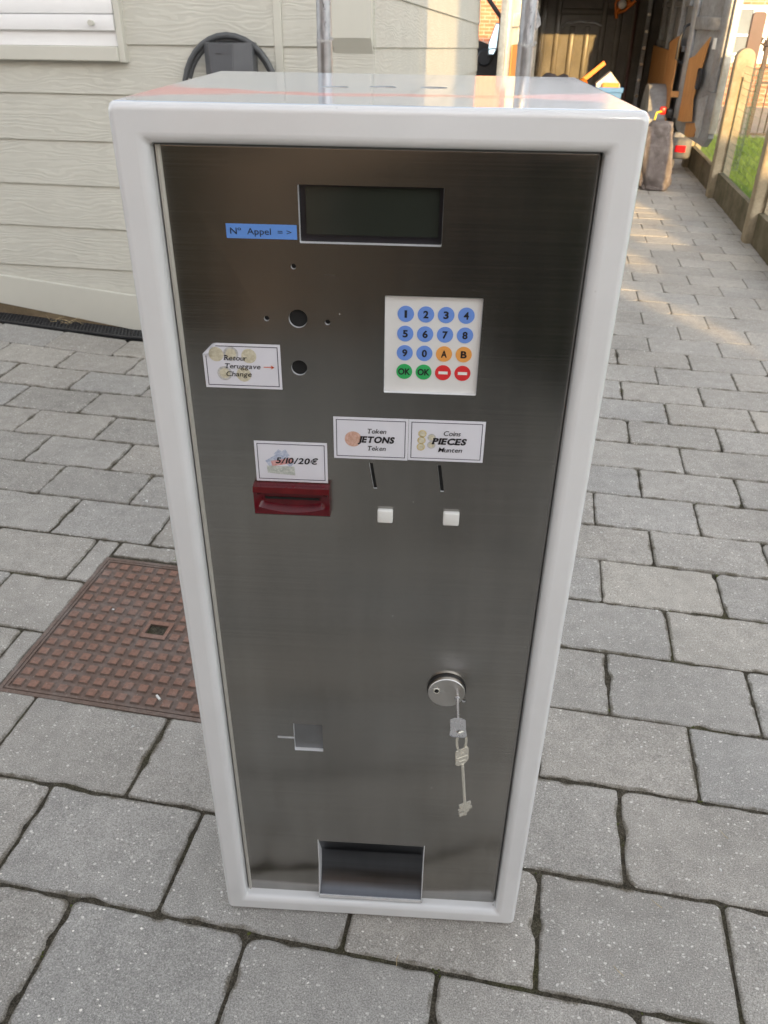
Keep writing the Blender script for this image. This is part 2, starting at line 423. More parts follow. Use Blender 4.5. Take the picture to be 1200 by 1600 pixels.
M['traymetal'] = m_steel('polished_tray', (0.115, 0.118, 0.128), 0.32, 0.45, (3, 300, 300))
M['strip'] = mat('frame_sheen_strip', (0.56, 0.54, 0.49), 0.5, 0.55, 0.05, 30)
M['greykey'] = mat('worn_nickel', (0.52, 0.52, 0.53), 0.28, 0.85, 0.08, 90)
M['flap'] = mat('grey_flap', (0.20, 0.205, 0.21), 0.35, 0.5, 0.08, 30)
M['goldcoin'] = m_coin('gold_coin_print', (0.55, 0.42, 0.17), (0.72, 0.60, 0.33))
M['palecoin'] = m_coin('pale_coin_print', (0.55, 0.50, 0.36), (0.70, 0.66, 0.52))
M['silvercoin'] = m_coin('silver_coin_print', (0.42, 0.41, 0.40), (0.62, 0.61, 0.60))
M['coppercoin'] = m_coin('copper_coin_print', (0.56, 0.32, 0.24), (0.70, 0.47, 0.38))
M['noteblue'] = m_coin('blue_note_print', (0.36, 0.42, 0.58), (0.62, 0.66, 0.76))
M['notegrey'] = m_coin('grey_note_print', (0.42, 0.46, 0.42), (0.66, 0.68, 0.64))
M['notered'] = m_coin('red_note_print', (0.62, 0.25, 0.24), (0.78, 0.5, 0.48))
M['iron'] = m_castiron()
M['trim'] = mat('beige_painted_trim', (0.58, 0.57, 0.505), 0.45, 0, 0.04, 4)
M['shutter'] = mat('white_roller_shutter', (0.82, 0.82, 0.82), 0.35, 0, 0.03, 5)
M['foundation'] = m_grime('sandy_foundation', (0.20, 0.15, 0.09), (0.10, 0.075, 0.045), 0.9)
M['grate'] = mat('black_plastic_grate', (0.030, 0.031, 0.034), 0.5, 0, 0.3, 40)
M['charger'] = mat('grey_charger_housing', (0.105, 0.11, 0.12), 0.4, 0, 0.06, 20)
M['cable'] = mat('grey_rubber_cable', (0.085, 0.09, 0.095), 0.45, 0, 0.08, 40)
M['galv'] = m_galv()
M['tubebase'] = mat('bare_steel_tube', (0.48, 0.48, 0.50), 0.3, 0.9, 0.15, 30)
M['film'] = mat('torn_plastic_film', (0.50, 0.50, 0.50), 0.3, 0, 0.3, 60)
M['ply'] = m_ply()
M['vanpaint'] = m_grime('dusty_white_van_paint', (0.52, 0.50, 0.44), (0.36, 0.31, 0.23), 0.4)
M['vanwhite'] = m_grime('white_van_door_paint', (0.74, 0.72, 0.64), (0.60, 0.55, 0.44), 0.4)
M['baresheet'] = m_grime('pale_bare_sheet', (0.46, 0.47, 0.49), (0.30, 0.30, 0.30), 0.3, 0.2)
M['vangrey'] = m_grime('grey_bare_van_metal', (0.30, 0.31, 0.33), (0.17, 0.16, 0.15), 0.4)
M['vandark'] = m_grime('dark_van_lining', (0.055, 0.046, 0.035), (0.10, 0.088, 0.068), 0.38, 0.0, 7)
M['rubber'] = mat('black_rubber_seal', (0.022, 0.023, 0.027), 0.5, 0, 0.2, 30)
M['blackplastic'] = mat('black_plastic', (0.022, 0.021, 0.022), 0.4, 0, 0.2, 30)
M['mirror'] = mat('mirror_glass', (0.62, 0.80, 0.86), 0.06, 1.0, 0.02, 10)
M['redlens'] = mat('red_reflector_lens', (0.75, 0.015, 0.02), 0.2, 0, 0.05, 90)
M['bumper'] = m_grime('grey_bumper', (0.13, 0.125, 0.11), (0.08, 0.07, 0.06), 0.6)
M['bluecrate'] = mat('blue_plastic', (0.030, 0.14, 0.36), 0.4, 0, 0.1, 20)
M['orange'] = mat('orange_plastic', (0.75, 0.20, 0.02), 0.4, 0, 0.08, 30)
M['redclamp'] = mat('red_plastic', (0.62, 0.02, 0.015), 0.35, 0, 0.1, 60)
M['yellowcable'] = mat('yellow_cable', (0.70, 0.55, 0.05), 0.4, 0, 0.1, 60)
M['cloth'] = mat('dark_grey_cloth', (0.065, 0.055, 0.06), 0.9, 0, 0.3, 25)
M['palecloth'] = mat('pale_cloth', (0.55, 0.52, 0.50), 0.85, 0, 0.12, 25)
M['stone'] = m_stone()
M['concrete'] = m_grime('weathered_concrete', (0.33, 0.275, 0.19), (0.21, 0.165, 0.105), 0.85, 0, 6)
M['mossboard'] = m_grime('mossy_concrete_board', (0.155, 0.13, 0.085), (0.065, 0.062, 0.030), 0.9, 0, 5)
M['wire'] = mat('green_coated_wire', (0.075, 0.12, 0.085), 0.5, 0.0, 0.2, 40)
M['gate'] = mat('dark_iron_gate', (0.025, 0.015, 0.014), 0.5, 0.3, 0.2, 20)
M['gatepost'] = mat('brown_painted_post', (0.050, 0.018, 0.015), 0.5, 0, 0.12, 12)
M['grass'] = m_grass()
M['lawn'] = mat('lawn_soil', (0.075, 0.125, 0.025), 0.95, 0, 0.4, 8, 0.6, 60)
M['brick'] = m_brick('orange_brick', (0.42, 0.15, 0.075), (0.34, 0.11, 0.055), (0.36, 0.27, 0.20))
M['brick2'] = m_brick('brown_brick', (0.62, 0.40, 0.25), (0.54, 0.33, 0.20), (0.52, 0.42, 0.32))  # lightened so the added walls show in the steel
M['render'] = mat('white_house_render', (0.72, 0.69, 0.64), 0.8, 0, 0.05, 3)
M['pane'] = mat('window_glass', (0.16, 0.18, 0.19), 0.08, 0, 0.1, 4)
M['whiteframe'] = mat('white_window_frame', (0.78, 0.78, 0.78), 0.4, 0, 0.03, 9)
M['asphalt'] = mat('grey_road', (0.20, 0.19, 0.185), 0.9, 0, 0.15, 6, 0.4, 120)
M['backdrop'] = mat('dark_backdrop', (0.030, 0.036, 0.022), 0.9, 0, 0.4, 12, 1.0, 30)
M['roof'] = mat('dark_roof', (0.08, 0.08, 0.085), 0.8, 0, 0.15, 6)
M['pebble'] = mat('white_stone_chip', (0.66, 0.65, 0.63), 0.7, 0, 0.1, 200)
M['straw'] = mat('dry_straw', (0.48, 0.38, 0.22), 0.8, 0, 0.15, 100)
M['mossmat'] = mat('green_moss', (0.075, 0.085, 0.018), 0.95, 0, 0.4, 90, 0.8, 400)
M['weed'] = mat('green_weed', (0.11, 0.19, 0.035), 0.6, 0, 0.25, 60)

# ------------------------------------------------------------------ text as flat mesh
SLAB = {'T': [(.5, 0)], 'J': [(.72, 1)], 'E': [(.16, 0), (.16, 1)], 'N': [(.14, 0), (.14, 1), (.86, 1)], 'P': [(.18, 0), (.14, 1)], 'I': [(.5, 0), (.5, 1)],
        'R': [(.16, 0), (.14, 1), (.9, 0)], 'k': [(.18, 0), (.14, 1), (.88, 0)], 'n': [(.18, 0), (.84, 0)], 'h': [(.18, 0), (.84, 0), (.12, 1)], 'M': [(.10, 0), (.90, 0)],
        'i': [(.5, 0)], 'r': [(.3, 0)], 'u': [(.9, 0)], 't': [], '1': [(.6, 0)]}
def glyph_mesh(body, offset=0.0, shear=0.0):
    cu = bpy.data.curves.new('t', 'FONT'); cu.body = body; cu.size = 1.0; cu.offset = offset; cu.shear = shear; cu.fill_mode = 'FRONT'; cu.resolution_u = 6
    ob = bpy.data.objects.new('t', cu); COL.objects.link(ob)
    dg = bpy.context.evaluated_depsgraph_get(); dg.update()
    me = bpy.data.meshes.new_from_object(ob.evaluated_get(dg)); bpy.data.objects.remove(ob); bpy.data.curves.remove(cu)
    return me
CAP = None
def text(name, body, cx, cz, w, h, y, mt, parent, slab=False, shear=0.0, offset=0.0, cap=True):
    """text in the x-z plane facing -y, squeezed to width w; h is the cap height"""
    global CAP
    if CAP is None:
        me = glyph_mesh('H'); CAP = max(v.co.y for v in me.vertices); bpy.data.meshes.remove(me)
    bm = bmesh.new()
    if slab:
        x = 0.0
        for ch in body:
            if ch == ' ': x += 0.25; continue
            me = glyph_mesh(ch, offset)
            if len(me.vertices) == 0: continue
            xs = [v.co.x for v in me.vertices]; x0, x1 = min(xs), max(xs)
            ytop = CAP if (ch.isupper() or ch in 'khtd1') else 0.74 * CAP
            t = bmesh.new(); t.from_mesh(me); bmesh.ops.translate(t, verts=t.verts, vec=(x - x0, 0, 0))
            t.to_mesh(me); t.free(); bm.from_mesh(me); bpy.data.meshes.remove(me)
            ww = x1 - x0
            for fx, top in SLAB.get(ch, []):
                if ch in 'ukhnri': continue
                c = x + fx * ww; hw = 0.13 if (ch.isupper() and ch not in 'MN') else 0.16 if top == 2 else 0.09; yb = (0.70 * CAP - 0.08) if top == 2 else (ytop - 0.09) if top else 0.0
                vs = [bm.verts.new(p) for p in ((c - hw, yb, 0.0), (c + hw, yb, 0.0), (c + hw, yb + 0.09, 0.0), (c - hw, yb + 0.09, 0.0))]
                bm.faces.new(vs)
            x += ww + 0.06
        for v in bm.verts: v.co.x += v.co.y * shear
    else:
        me = glyph_mesh(body, offset, shear); bm.from_mesh(me); bpy.data.meshes.remove(me)
    xs = [v.co.x for v in bm.verts]; a, b = min(xs), max(xs)
    sx = w / (b - a); sz = h / CAP
    k = 0
    for v in bm.verts:
        v.co = Vector((cx + (v.co.x - (a + b) / 2) * sx, y, cz + (v.co.y - CAP / 2) * sz))
    return obj(name, bm, mt, parent)

def quad(bm, x0, x1, z0, z1, y):
    return bm.faces.new([bm.verts.new(p) for p in ((x0, y, z0), (x1, y, z0), (x1, y, z1), (x0, y, z1))])

def frame_bm(x0, x1, z0, z1, t, y):
    bm = bmesh.new()
    quad(bm, x0, x1, z0, z0 + t, y); quad(bm, x0, x1, z1 - t, z1, y); quad(bm, x0, x0 + t, z0 + t, z1 - t, y); quad(bm, x1 - t, x1, z0 + t, z1 - t, y)
    return bm

def disc(bm, cx, cz, rad, y, seg=32, sx=1.0):
    return bm.faces.new([bm.verts.new((cx + rad * sx * cos(2 * pi * k / seg), y, cz + rad * sin(2 * pi * k / seg))) for k in range(seg)])

# ------------------------------------------------------------------ ground height
def hgt(e, n):
    return 0.055 * max(0.0, -(e + 1.757)) * sm(1.5, 2.6, n)

# ------------------------------------------------------------------ SETTING: ground, joints, paving
bm = bmesh.new(); v = [bm.verts.new(p) for p in ((-150, -150, -0.03), (150, -150, -0.03), (150, 150, -0.03), (-150, 150, -0.03))]; bm.faces.new(v)
sset('ground', bm, M['asphalt'], 'structure')

PAVROT = RAD(-7.7)
bm = bmesh.new()
xs = [-4.6 + 0.1 * i for i in range(64)]; ys = [-7.0 + 0.1 * i for i in range(206)]
grid = [[bm.verts.new((x, y, hgt(x, y) - (0.040 if (x < -0.6 and y > 2.6) else 0.0035 if y < 1.2 else 0.0075))) for y in ys] for x in xs]
for i in range(len(xs) - 1):
    for j in range(len(ys) - 1): bm.faces.new((grid[i][j], grid[i + 1][j], grid[i + 1][j + 1], grid[i][j + 1]))
o = obj('joint_sand', bm, M['dirt'], None, 180); o.rotation_euler = (0, 0, PAVROT); o['kind'] = 'structure'

rows = [-0.068, 0.150, 0.371, 0.575, 0.790, 0.993, 1.197, 1.388, 1.590, 1.785]
while rows[-1] < 13.4: rows.append(rows[-1] + 0.2005)
k0 = 0
while rows[0] > -6.9: rows.insert(0, rows[0] - 0.216); k0 -= 1
MH = (-0.958, -0.408, 0.372, 0.917)          # manhole in site coordinates
bm = bmesh.new(); rl = bm.faces.layers.float.new('rnd'); el_ = bm.verts.layers.float.new('edge')
JOINTS = []
def paver(x0, x1, y0, y1):
    cx, cy = (x0 + x1) / 2, (y0 + y1) / 2
    dist = math.hypot(cx - 0.1, cy + 0.6)
    step = 0.010 if dist < 1.9 else 0.02 if dist < 3.6 else 0.09
    gap = random.uniform(0.0022, 0.0038) if cy < 0.36 else random.uniform(0.0014, 0.0028)
    x0 += gap; x1 -= gap; gy = gap if cy < 0.6 else gap + 0.0012 if cy < 2 else gap + 0.0022; y0 += gy; y1 -= gy
    w, h = x1 - x0, y1 - y0
    if w < 0.012 or h < 0.012: return
    out = []; mx = min(w, h) * 0.4
    rads = [min(mx, random.choice((0.004, 0.005, 0.007, 0.010, 0.014, 0.024))) for _ in range(4)]
    cs = ((x1, y0, -90), (x1, y1, 0), (x0, y1, 90), (x0, y0, 180))
    near = dist < 3.6
    for q in range(4):
        px, py, a0 = cs[q]; rd = rads[q]
        ccx = px - rd if px == x1 else px + rd; ccy = py - rd if py == y1 else py + rd
        ns = 4 if near else 1
        for k in range(ns + 1):
            a = RAD(a0 + 90 * k / ns); out.append(Vector((ccx + rd * cos(a), ccy + rd * sin(a))))
        nx_, ny_, na = cs[(q + 1) % 4]; nr = rads[(q + 1) % 4]
        b = Vector((nx_ - nr if nx_ == x1 else nx_ + nr, ny_ - nr if ny_ == y1 else ny_ + nr)) + Vector((cos(RAD(na)) * nr, sin(RAD(na)) * nr))
        a = out[-1]; L = (b - a).length; m = max(1, int(L / step))
        for k in range(1, m): out.append(a + (b - a) * (k / m))
    c = Vector((cx, cy)); rn = random.random(); tz = random.uniform(-0.0012, 0.0012); tx = random.uniform(-0.006, 0.006); ty = random.uniform(-0.006, 0.006)
    sd = random.uniform(0, 100)
    def ring(inset, z, amp):
        rr = []
        for p in out:
            dv = (c - p); dl = dv.length; dv = Vector((dv.x / dl, dv.y / dl))
            nz = noise.noise((p.x * 60, p.y * 60, sd)) * 0.6 + noise.noise((p.x * 180, p.y * 180, sd)) * 0.45
            chip = max(0.0, noise.noise((p.x * 22, p.y * 22, sd + 9)) - 0.22) * 0.016
            q = p + dv * (inset + (amp * nz * 1.5 + chip if near else 0.0))
            rr.append(bm.verts.new((q.x, q.y, z + hgt(q.x, q.y) + tz + (q.x - cx) * tx + (q.y - cy) * ty)))
        return rr
    A = ring(0.0, -0.018, 0.0009); B = ring(0.0002, -0.0035, 0.0012); C_ = ring(0.0016, -0.0008, 0.0012); D = ring(0.0046, 0.0, 0.0009)
    n = len(out); seq_ = [(A, B), (B, C_), (C_, D)]
    if near:
        E_ = ring(0.020, 0.0, 0.002); seq_.append((D, E_))
        for R_ in (A, B, C_, D):
            for v_ in R_: v_[el_] = 1.0
    for P, Q in seq_:
        for k in range(n):
            fc = bm.faces.new((P[k], P[(k + 1) % n], Q[(k + 1) % n], Q[k])); fc[rl] = rn; fc.smooth = True
    fc = bm.faces.new(E_ if near else D); fc[rl] = rn
    if near and dist < 3.4: JOINTS.append((x1, y0)); JOINTS.append((x0, y1)); JOINTS.append((x1, (y0 + y1) / 2))
for i in range(len(rows) - 1):
    k = i + k0; y0, y1 = rows[i], rows[i + 1]
    ph = 0.286 + (0.1625 if k % 2 else 0.0) - 0.004 * min(k, 12)
    e0 = -4.4; e1 = 1.70
    j0 = math.floor((e0 - ph) / 0.325)
    js = [ph + 0.325 * j + random.uniform(-0.004, 0.004) for j in range(j0, j0 + 22)]
    for xa, xb in zip(js[:-1], js[1:]):
        if xa > e1: continue
        xb2 = min(xb, 1.60)
        if xb2 - xa < 0.02: continue
        if y0 > 2.75 and xa < -0.575:
            if xb < -0.53: continue
            xa = -0.575
        if xb2 > MH[0] and xa < MH[1] and y1 > MH[2] and y0 < MH[3]:
            if xa < MH[0] - 0.02: paver(xa, MH[0] - 0.004, y0, y1)
            if xb2 > MH[1] + 0.02: paver(MH[1] + 0.004, xb2, y0, y1)
            m0, m1 = max(xa, MH[0]), min(xb2, MH[1])
            if y1 > MH[3] + 0.02: paver(m0, m1, max(y0, MH[3] + 0.004), y1)
            if y0 < MH[2] - 0.02: paver(m0, m1, y0, min(y1, MH[2] - 0.004))
            continue
        if y0 > 2.2 and y1 > 2.62 and xa < -0.7: continue
        paver(xa, xb2, y0, y1)
o = obj('paving', bm, M['paver']); o.rotation_euler = (0, 0, PAVROT); o['kind'] = 'structure'

# strip of dirt and moss clumps in the joints
rg = random.Random(11)
bm = bmesh.new()
for (x, y) in JOINTS:
    right = x > 0.25
    if rg.random() > (0.42 if right else 0.10): continue
    for q in range(rg.randint(2, 6)):
        px = x + rg.uniform(-0.012, 0.012); py = y + rg.uniform(-0.03, 0.03) * (1 if right else 0.4); s = rg.uniform(0.0012, 0.0032)
        mtx = Matrix.Translation((px, py, -0.0035 + hgt(px, py))) @ Matrix.Rotation(rg.uniform(0, 6), 4, 'Z') @ Matrix.Diagonal((s * rg.uniform(0.7, 1.4), s * rg.uniform(0.7, 1.6), s * 0.8, 1))
        bmesh.ops.create_icosphere(bm, subdivisions=1, radius=1.0, matrix=mtx)
o = obj('moss', bm, M['mossmat']); o.rotation_euler = (0, 0, PAVROT); tag(o, 'green moss and crumbs of dirt in the paving joints', 'moss', kind='stuff')

# ------------------------------------------------------------------ manhole cover
mh = sthing('manhole_cover', 'square rusty red cast iron manhole cover with raised studs set in the paving', 'manhole cover', (MH[0] + MH[1]) / 2, (MH[2] + MH[3]) / 2)
bm = bmesh.new()
a0, a1, b0, b1 = MH; t = 0.010
box(bm, a0, a1, b0, b0 + t, -0.02, 0.001); box(bm, a0, a1, b1 - t, b1, -0.02, 0.001); box(bm, a0, a0 + t, b0 + t, b1 - t, -0.02, 0.001); box(bm, a1 - t, a1, b0 + t, b1 - t, -0.02, 0.001)
spart('frame', bm, M['iron'], mh)
bm = bmesh.new()
g = 0.0025; c0, c1, d0, d1 = a0 + t + g, a1 - t - g, b0 + t + g, b1 - t - g
nx_, ny_ = 14, 14; px_ = (c1 - c0 - 0.012) / nx_; py_ = (d1 - d0 - 0.012) / ny_
kx0, kx1, ky0, ky1 = c0 + 0.006 + 6 * px_ + 0.012, c0 + 0.006 + 8 * px_ - 0.012, d0 + 0.006 + 6 * py_ + 0.018, d0 + 0.006 + 8 * py_ - 0.018
box(bm, c0, kx0, d0, d1, -0.02, -0.0022); box(bm, kx1, c1, d0, d1, -0.02, -0.0022); box(bm, kx0, kx1, d0, ky0, -0.02, -0.0022); box(bm, kx0, kx1, ky1, d1, -0.02, -0.0022)
for (p0, p1, q0, q1) in ((c0, c1, d0, d0 + 0.006), (c0, c1, d1 - 0.006, d1), (c0, c0 + 0.006, d0 + .006, d1 - .006), (c1 - 0.006, c1, d0 + .006, d1 - .006)):
    box(bm, p0, p1, q0, q1, -0.003, 0.0012)
def stud(x, y, sx, sy, h):
    b = [bm.verts.new((x + i * sx, y + j * sy, -0.0022)) for i, j in ((-1, -1), (1, -1), (1, 1), (-1, 1))]
    q = [bm.verts.new((x + i * sx * 0.84, y + j * sy * 0.84, h)) for i, j in ((-1, -1), (1, -1), (1, 1), (-1, 1))]
    for k in range(4): bm.faces.new((b[k], b[(k + 1) % 4], q[(k + 1) % 4], q[k]))
    bm.faces.new(q)
for i in range(nx_):
    for j in range(ny_):
        if i in (6, 7) and j in (6, 7): continue
        stud(c0 + 0.006 + (i + .5) * px_, d0 + 0.006 + (j + .5) * py_, px_ * 0.335, py_ * 0.335, 0.0026)
r0, r1, s0, s1 = c0 + 0.006 + 6 * px_ + 0.003, c0 + 0.006 + 8 * px_ - 0.003, d0 + 0.006 + 6 * py_ + 0.004, d0 + 0.006 + 8 * py_ - 0.004
box(bm, r0, kx0, s0, s1, -0.004, 0.0026); box(bm, kx1, r1, s0, s1, -0.004, 0.0026); box(bm, kx0, kx1, s0, ky0, -0.004, 0.0026); box(bm, kx0, kx1, ky1, s1, -0.004, 0.0026)
spart('cover', bm, M['iron'], mh)
bm = bmesh.new(); box(bm, kx0, kx1, ky0, ky1, -0.03, -0.016); box(bm, (kx0 + kx1) / 2 - .002, (kx0 + kx1) / 2 + .002, ky0, ky1, -0.016, -0.008)
spart('lifting_hole', bm, M['dirt'], mh)

# ------------------------------------------------------------------ clad building
WP = Vector((-1.374, 2.955, 0)); dA = Vector((0.99203682, -0.12571986, 0.00757998)); dB = Vector((0.12589749, 0.99154718, -0.03136887)); UU = dA.cross(dB).normalized()
dB = UU.cross(dA).normalized(); dA.normalize()
bld = thing('clad_building', 'beige house clad in wood grained horizontal boards with a white shuttered window', 'building')
WM = Matrix((dA, dB, UU)).transposed().to_4x4(); WM.translation = WP
bld.matrix_world = WM
X0, X1, Y1, ZT = -3.2, 1.190, 4.95, 2.75
BH = 0.186; ZJ = [0.283 + BH * k for k in range(-2, 14)]
WX0, WX1, WZ0, WZ1 = -1.6, 0.153, 1.148, 2.3
def board_run(bm, along, u0, u1, flip=False):
    for zj in ZJ[:-1]:
        z0, z1 = zj, zj + BH
        if z0 > ZT: break
        pr_ = [(0.004, z0 + 0.0045), (-0.012, z0), (-0.0135, z0 + 0.002), (-0.0045, z1 + 0.004), (0.02, z1 + 0.004), (0.02, z0 + 0.0045)]
        spans = [(u0, u1)]
        for a, b in spans:
            if along == 'x': prism(bm, [(p[0], p[1]) for p in pr_], 'x', a, b)
            else: prism(bm, [(X1 - p[0], p[1]) for p in pr_], 'y', a, b)
bm = bmesh.new(); board_run(bm, 'x', X0, 0.789); board_run(bm, 'x', 0.825, X1 + 0.010)
obj('cladding', bm, M['siding'], bld)
bm = bmesh.new(); board_run(bm, 'y', 0.0, Y1)
obj('cladding', bm, M['siding'], bld)
bm = bmesh.new(); bbox(bm, 0.790, 0.824, -0.017, 0.0, 0.17, ZT, 0.002); obj('joint_trim', bm, M['trim'], bld)
bm = bmesh.new(); box(bm, X0, X1 - 0.021, 0.021, Y1, -0.35, ZT); obj('wall_core', bm, M['trim'], bld)
bm = bmesh.new(); box(bm, X0 - .3, X1 + .25, -0.3, Y1 + .2, ZT, ZT + 0.15); obj('roof', bm, M['roof'], bld)
# base trim follows the sloping ground
bm = bmesh.new()
def slope(x, at0, k): return at0 + k * x
P = []
for x in (X0, 0.0, X1 + 0.014):
    zt = 0.171 - 0.088 * x if x < 0 else 0.171 - 0.02 * x
    zb = 0.0 - 0.130 * x if x < 0 else -0.01 * x
    P.append((x, zb, zt))
for (xa, ba, ta), (xb, bb, tb) in zip(P[:-1], P[1:]):
    vs = []
    for x, zb, zt in ((xa, ba, ta), (xb, bb, tb)):
        vs.append([bm.verts.new(p) for p in ((x, -0.021, zb), (x, -0.021, zt - 0.003), (x, -0.018, zt), (x, 0.015, zt), (x, 0.015, zb))])
    for k in range(5): bm.faces.new((vs[0][k], vs[0][(k + 1) % 5], vs[1][(k + 1) % 5], vs[1][k]))
    bm.faces.new(vs[0][::-1]); bm.faces.new(vs[1])
bmesh.ops.recalc_face_normals(bm, faces=bm.faces)
obj('base_trim', bm, M['trim'], bld)
bm = bmesh.new(); prism(bm, [(X0, -0.3), (X1 + 0.010, -0.3), (X1 + 0.010, 0.010), (0.0, 0.015), (X0, 0.432)], 'y', -0.0165, 0.012); box(bm, X1 - 0.014, X1 + 0.005, 0.0141, Y1, -0.3, 0.20); obj('foundation', bm, M['foundation'], bld)
# shuttered window
bm = bmesh.new()
bbox(bm, 0.127, 0.153, -0.040, -0.004, WZ0, WZ1, 0.0025)
bbox(bm, WX0, 0.1265, -0.050, -0.004, WZ0 + 0.004, WZ0 + 0.058, 0.004)
wf = obj('window_frame', bm, M['trim'], bld)
bm = bmesh.new()
box(bm, WX0, 0.1262, -0.016, -0.006, WZ0 + 0.059, WZ1)
bbox(bm, WX0, 0.120, -0.034, -0.0165, 1.262, 1.318, 0.003)
for k in range(14):
    bbox(bm, WX0, 0.120, -0.031, -0.0165, 1.3205 + 0.056 * k, 1.3745 + 0.056 * k, 0.004)
sh = obj('roller_shutter', bm, M['shutter'], bld, 40)
bm = bmesh.new(); cyl(bm, (0.029, -0.034, 1.288), (0, -1, 0), 0.0085, 0.022, 16); cyl(bm, (0.029, -0.0561, 1.288), (0, -1, 0), 0.0105, 0.006, 16)
obj('stop_knob', bm, M['trim'], sh, 40)
bm = bmesh.new(); prism(bm, [(-0.004, 1.19), (-0.05, 1.245), (-0.05, 1.75), (-0.004, 1.75)], 'x', 1.036, 1.192)
mb = obj('meter_box', bm, M['trim'], bld)

# ------------------------------------------------------------------ wall charger
ch = thing('wall_charger', 'dark grey wall charger with its cable looped behind it on the clad house wall', 'car charger')
ch.matrix_world = WM @ Matrix.Translation((0.60, -0.014, 0.95))
bm = bmesh.new()
x0, x1 = -0.092, 0.120
prism(bm, [(x0, -0.01), (x0, -0.045), (x0 + 0.042, -0.112), (0.055, -0.115), (x1, -0.075), (x1, -0.01)], 'z', 0.0, 0.276)
bm.faces.ensure_lookup_table()
for v_ in bm.verts:
    if v_.co.z > 0.2 and v_.co.y < -0.09: v_.co.z -= 0.004
    if v_.co.z < 0.05 and v_.co.y < -0.09: v_.co.x *= 0.72
bmesh.ops.bevel(bm, geom=list(bm.edges), offset=0.003, segments=2, affect='EDGES')
hs_ = obj('housing', bm, M['charger'], ch, 30)
bm = bmesh.new(); box(bm, -0.003, -0.0005, -0.1165, -0.108, 0.10, 0.175); obj('indicator', bm, M['blackplastic'], ch)
bm = bmesh.new(); box(bm, -0.018, 0.004, -0.1155, -0.108, 0.235, 0.2365); obj('badge', bm, M['blackplastic'], ch)
bm = bmesh.new()
pts = []
for k in range(25):
    a = RAD(-40 + 260 * k / 24); pts.append((0.008 + 0.200 * cos(a), -0.045, 0.085 + 0.215 * sin(a)))
tube(bm, pts, 0.0115, 10)
pts = [(0.008 + 0.192 * cos(RAD(-40 + 200 * k / 20)), -0.030, 0.075 + 0.212 * sin(RAD(-40 + 200 * k / 20))) for k in range(21)]
tube(bm, pts, 0.0115, 10)
obj('cable', bm, M['cable'], ch, 60)

# ------------------------------------------------------------------ drain grate along the wall
dr = thing('drain_grate', 'black plastic slotted drain channel along the foot of the clad wall', 'drain'); dr.matrix_world = WM @ Matrix.Translation((0, 0, 0))
bm = bmesh.new()
def gz(x): return 0.001 - (0.055 * x if x < 0 else 0.0)
xx = -2.0; ny = 5
while xx < 0.9:
    z = gz(xx)
    for j in range(ny):
        yc = -0.128 + j * 0.0235
        off = 0.009 if j % 2 else 0.0
        vs = box(bm, xx + off, xx + off + 0.007, yc, yc + 0.0235, z - 0.006, z)
    xx += 0.018
for j in range(ny + 1):
    yc = -0.128 + j * 0.0235; w_ = 0.0025 if 0 < j < ny else 0.007
    vs = []
    for x in (-2.0, 0.0, 0.9):
        z = gz(x) + 0.001
        vs.append([bm.verts.new(p) for p in ((x, yc - w_, z - 0.008), (x, yc + w_, z - 0.008), (x, yc + w_, z), (x, yc - w_, z))])
    for A, B in zip(vs[:-1], vs[1:]):
        for k in range(4): bm.faces.new((A[k], A[(k + 1) % 4], B[(k + 1) % 4], B[k]))
bmesh.ops.recalc_face_normals(bm, faces=bm.faces)
obj('lattice', bm, M['grate'], dr)
bm = bmesh.new()
vs = []
for x in (-2.0, 0.0, 0.9): vs.append([bm.verts.new((x, y, gz(x) - 0.012)) for y in (-0.14, -0.006)])
for A, B in zip(vs[:-1], vs[1:]): bm.faces.new((A[0], B[0], B[1], A[1]))
obj('channel', bm, M['void'], dr)
rg = random.Random(5)
def straws(name, label, base, count, spread, ln):
    bm = bmesh.new()
    for q in range(count):
        p = Vector((rg.uniform(-spread, spread), rg.uniform(-0.02, 0.02), rg.uniform(0.001, 0.012))); a = rg.uniform(-0.5, 0.6) + (pi if q % 2 else 0); L = ln * rg.uniform(0.4, 1)
        mid = p + Vector((cos(a) * L * .5, sin(a) * L * .3 - .01, rg.uniform(0, 0.02))); en = p + Vector((cos(a) * L, sin(a) * L * .5, rg.uniform(0, 0.035)))
        tube(bm, [p, mid, en], [0.0012, 0.001, 0.0005], 5)
    o = obj(name, bm, M['straw']); o.matrix_world = base; return tag(o, label, 'straw')
straws('dry_straw', 'wisp of dry straw lying on the black drain grate', WM @ Matrix.Translation((-0.33, -0.06, 0.022)), 9, 0.09, 0.10)

# ------------------------------------------------------------------ KIOSK
W2, H, D = 0.25, 1.2712, 0.4393
ki = thing('payment_kiosk', 'tall white enamelled payment terminal with brushed stainless front panel standing on the paving', 'payment kiosk')
bm = bmesh.new()
BX = 0.035; BZT = 0.036; BZB = 0.035
def ring(offx, offt, offb, y, rad):
    return [(x, y, z) for x, z in rrect(-W2 + offx, W2 - offx, offb + 0.0035, H - offt, max(rad, 0.0008), 5)]
R0 = 0.008; seq = [ring(0, 0, 0, D, R0), ring(0, 0, 0, R0 * 1.02, R0)]
for k in range(1, 7):
    a = RAD(90 * k / 6); o_ = R0 * (1 - cos(a)); seq.append(ring(o_, o_, o_, R0 * (1 - sin(a)), R0 - o_ + 0.002))
R1 = 0.010
seq.append(ring(BX - R1 - .0005, BZT - R1 - .0005, BZB - R1 - .0005, 0.0, 0.004))
for k in range(0, 7):
    a = RAD(90 * k / 6); o_ = R1 * sin(a); seq.append(ring(BX - R1 + o_, BZT - R1 + o_, BZB - R1 + o_, R1 * (1 - cos(a)), 0.004))
seq.append(ring(BX, BZT, BZB, 0.085, 0.004))
RV = loops(bm, seq, close_first=True)
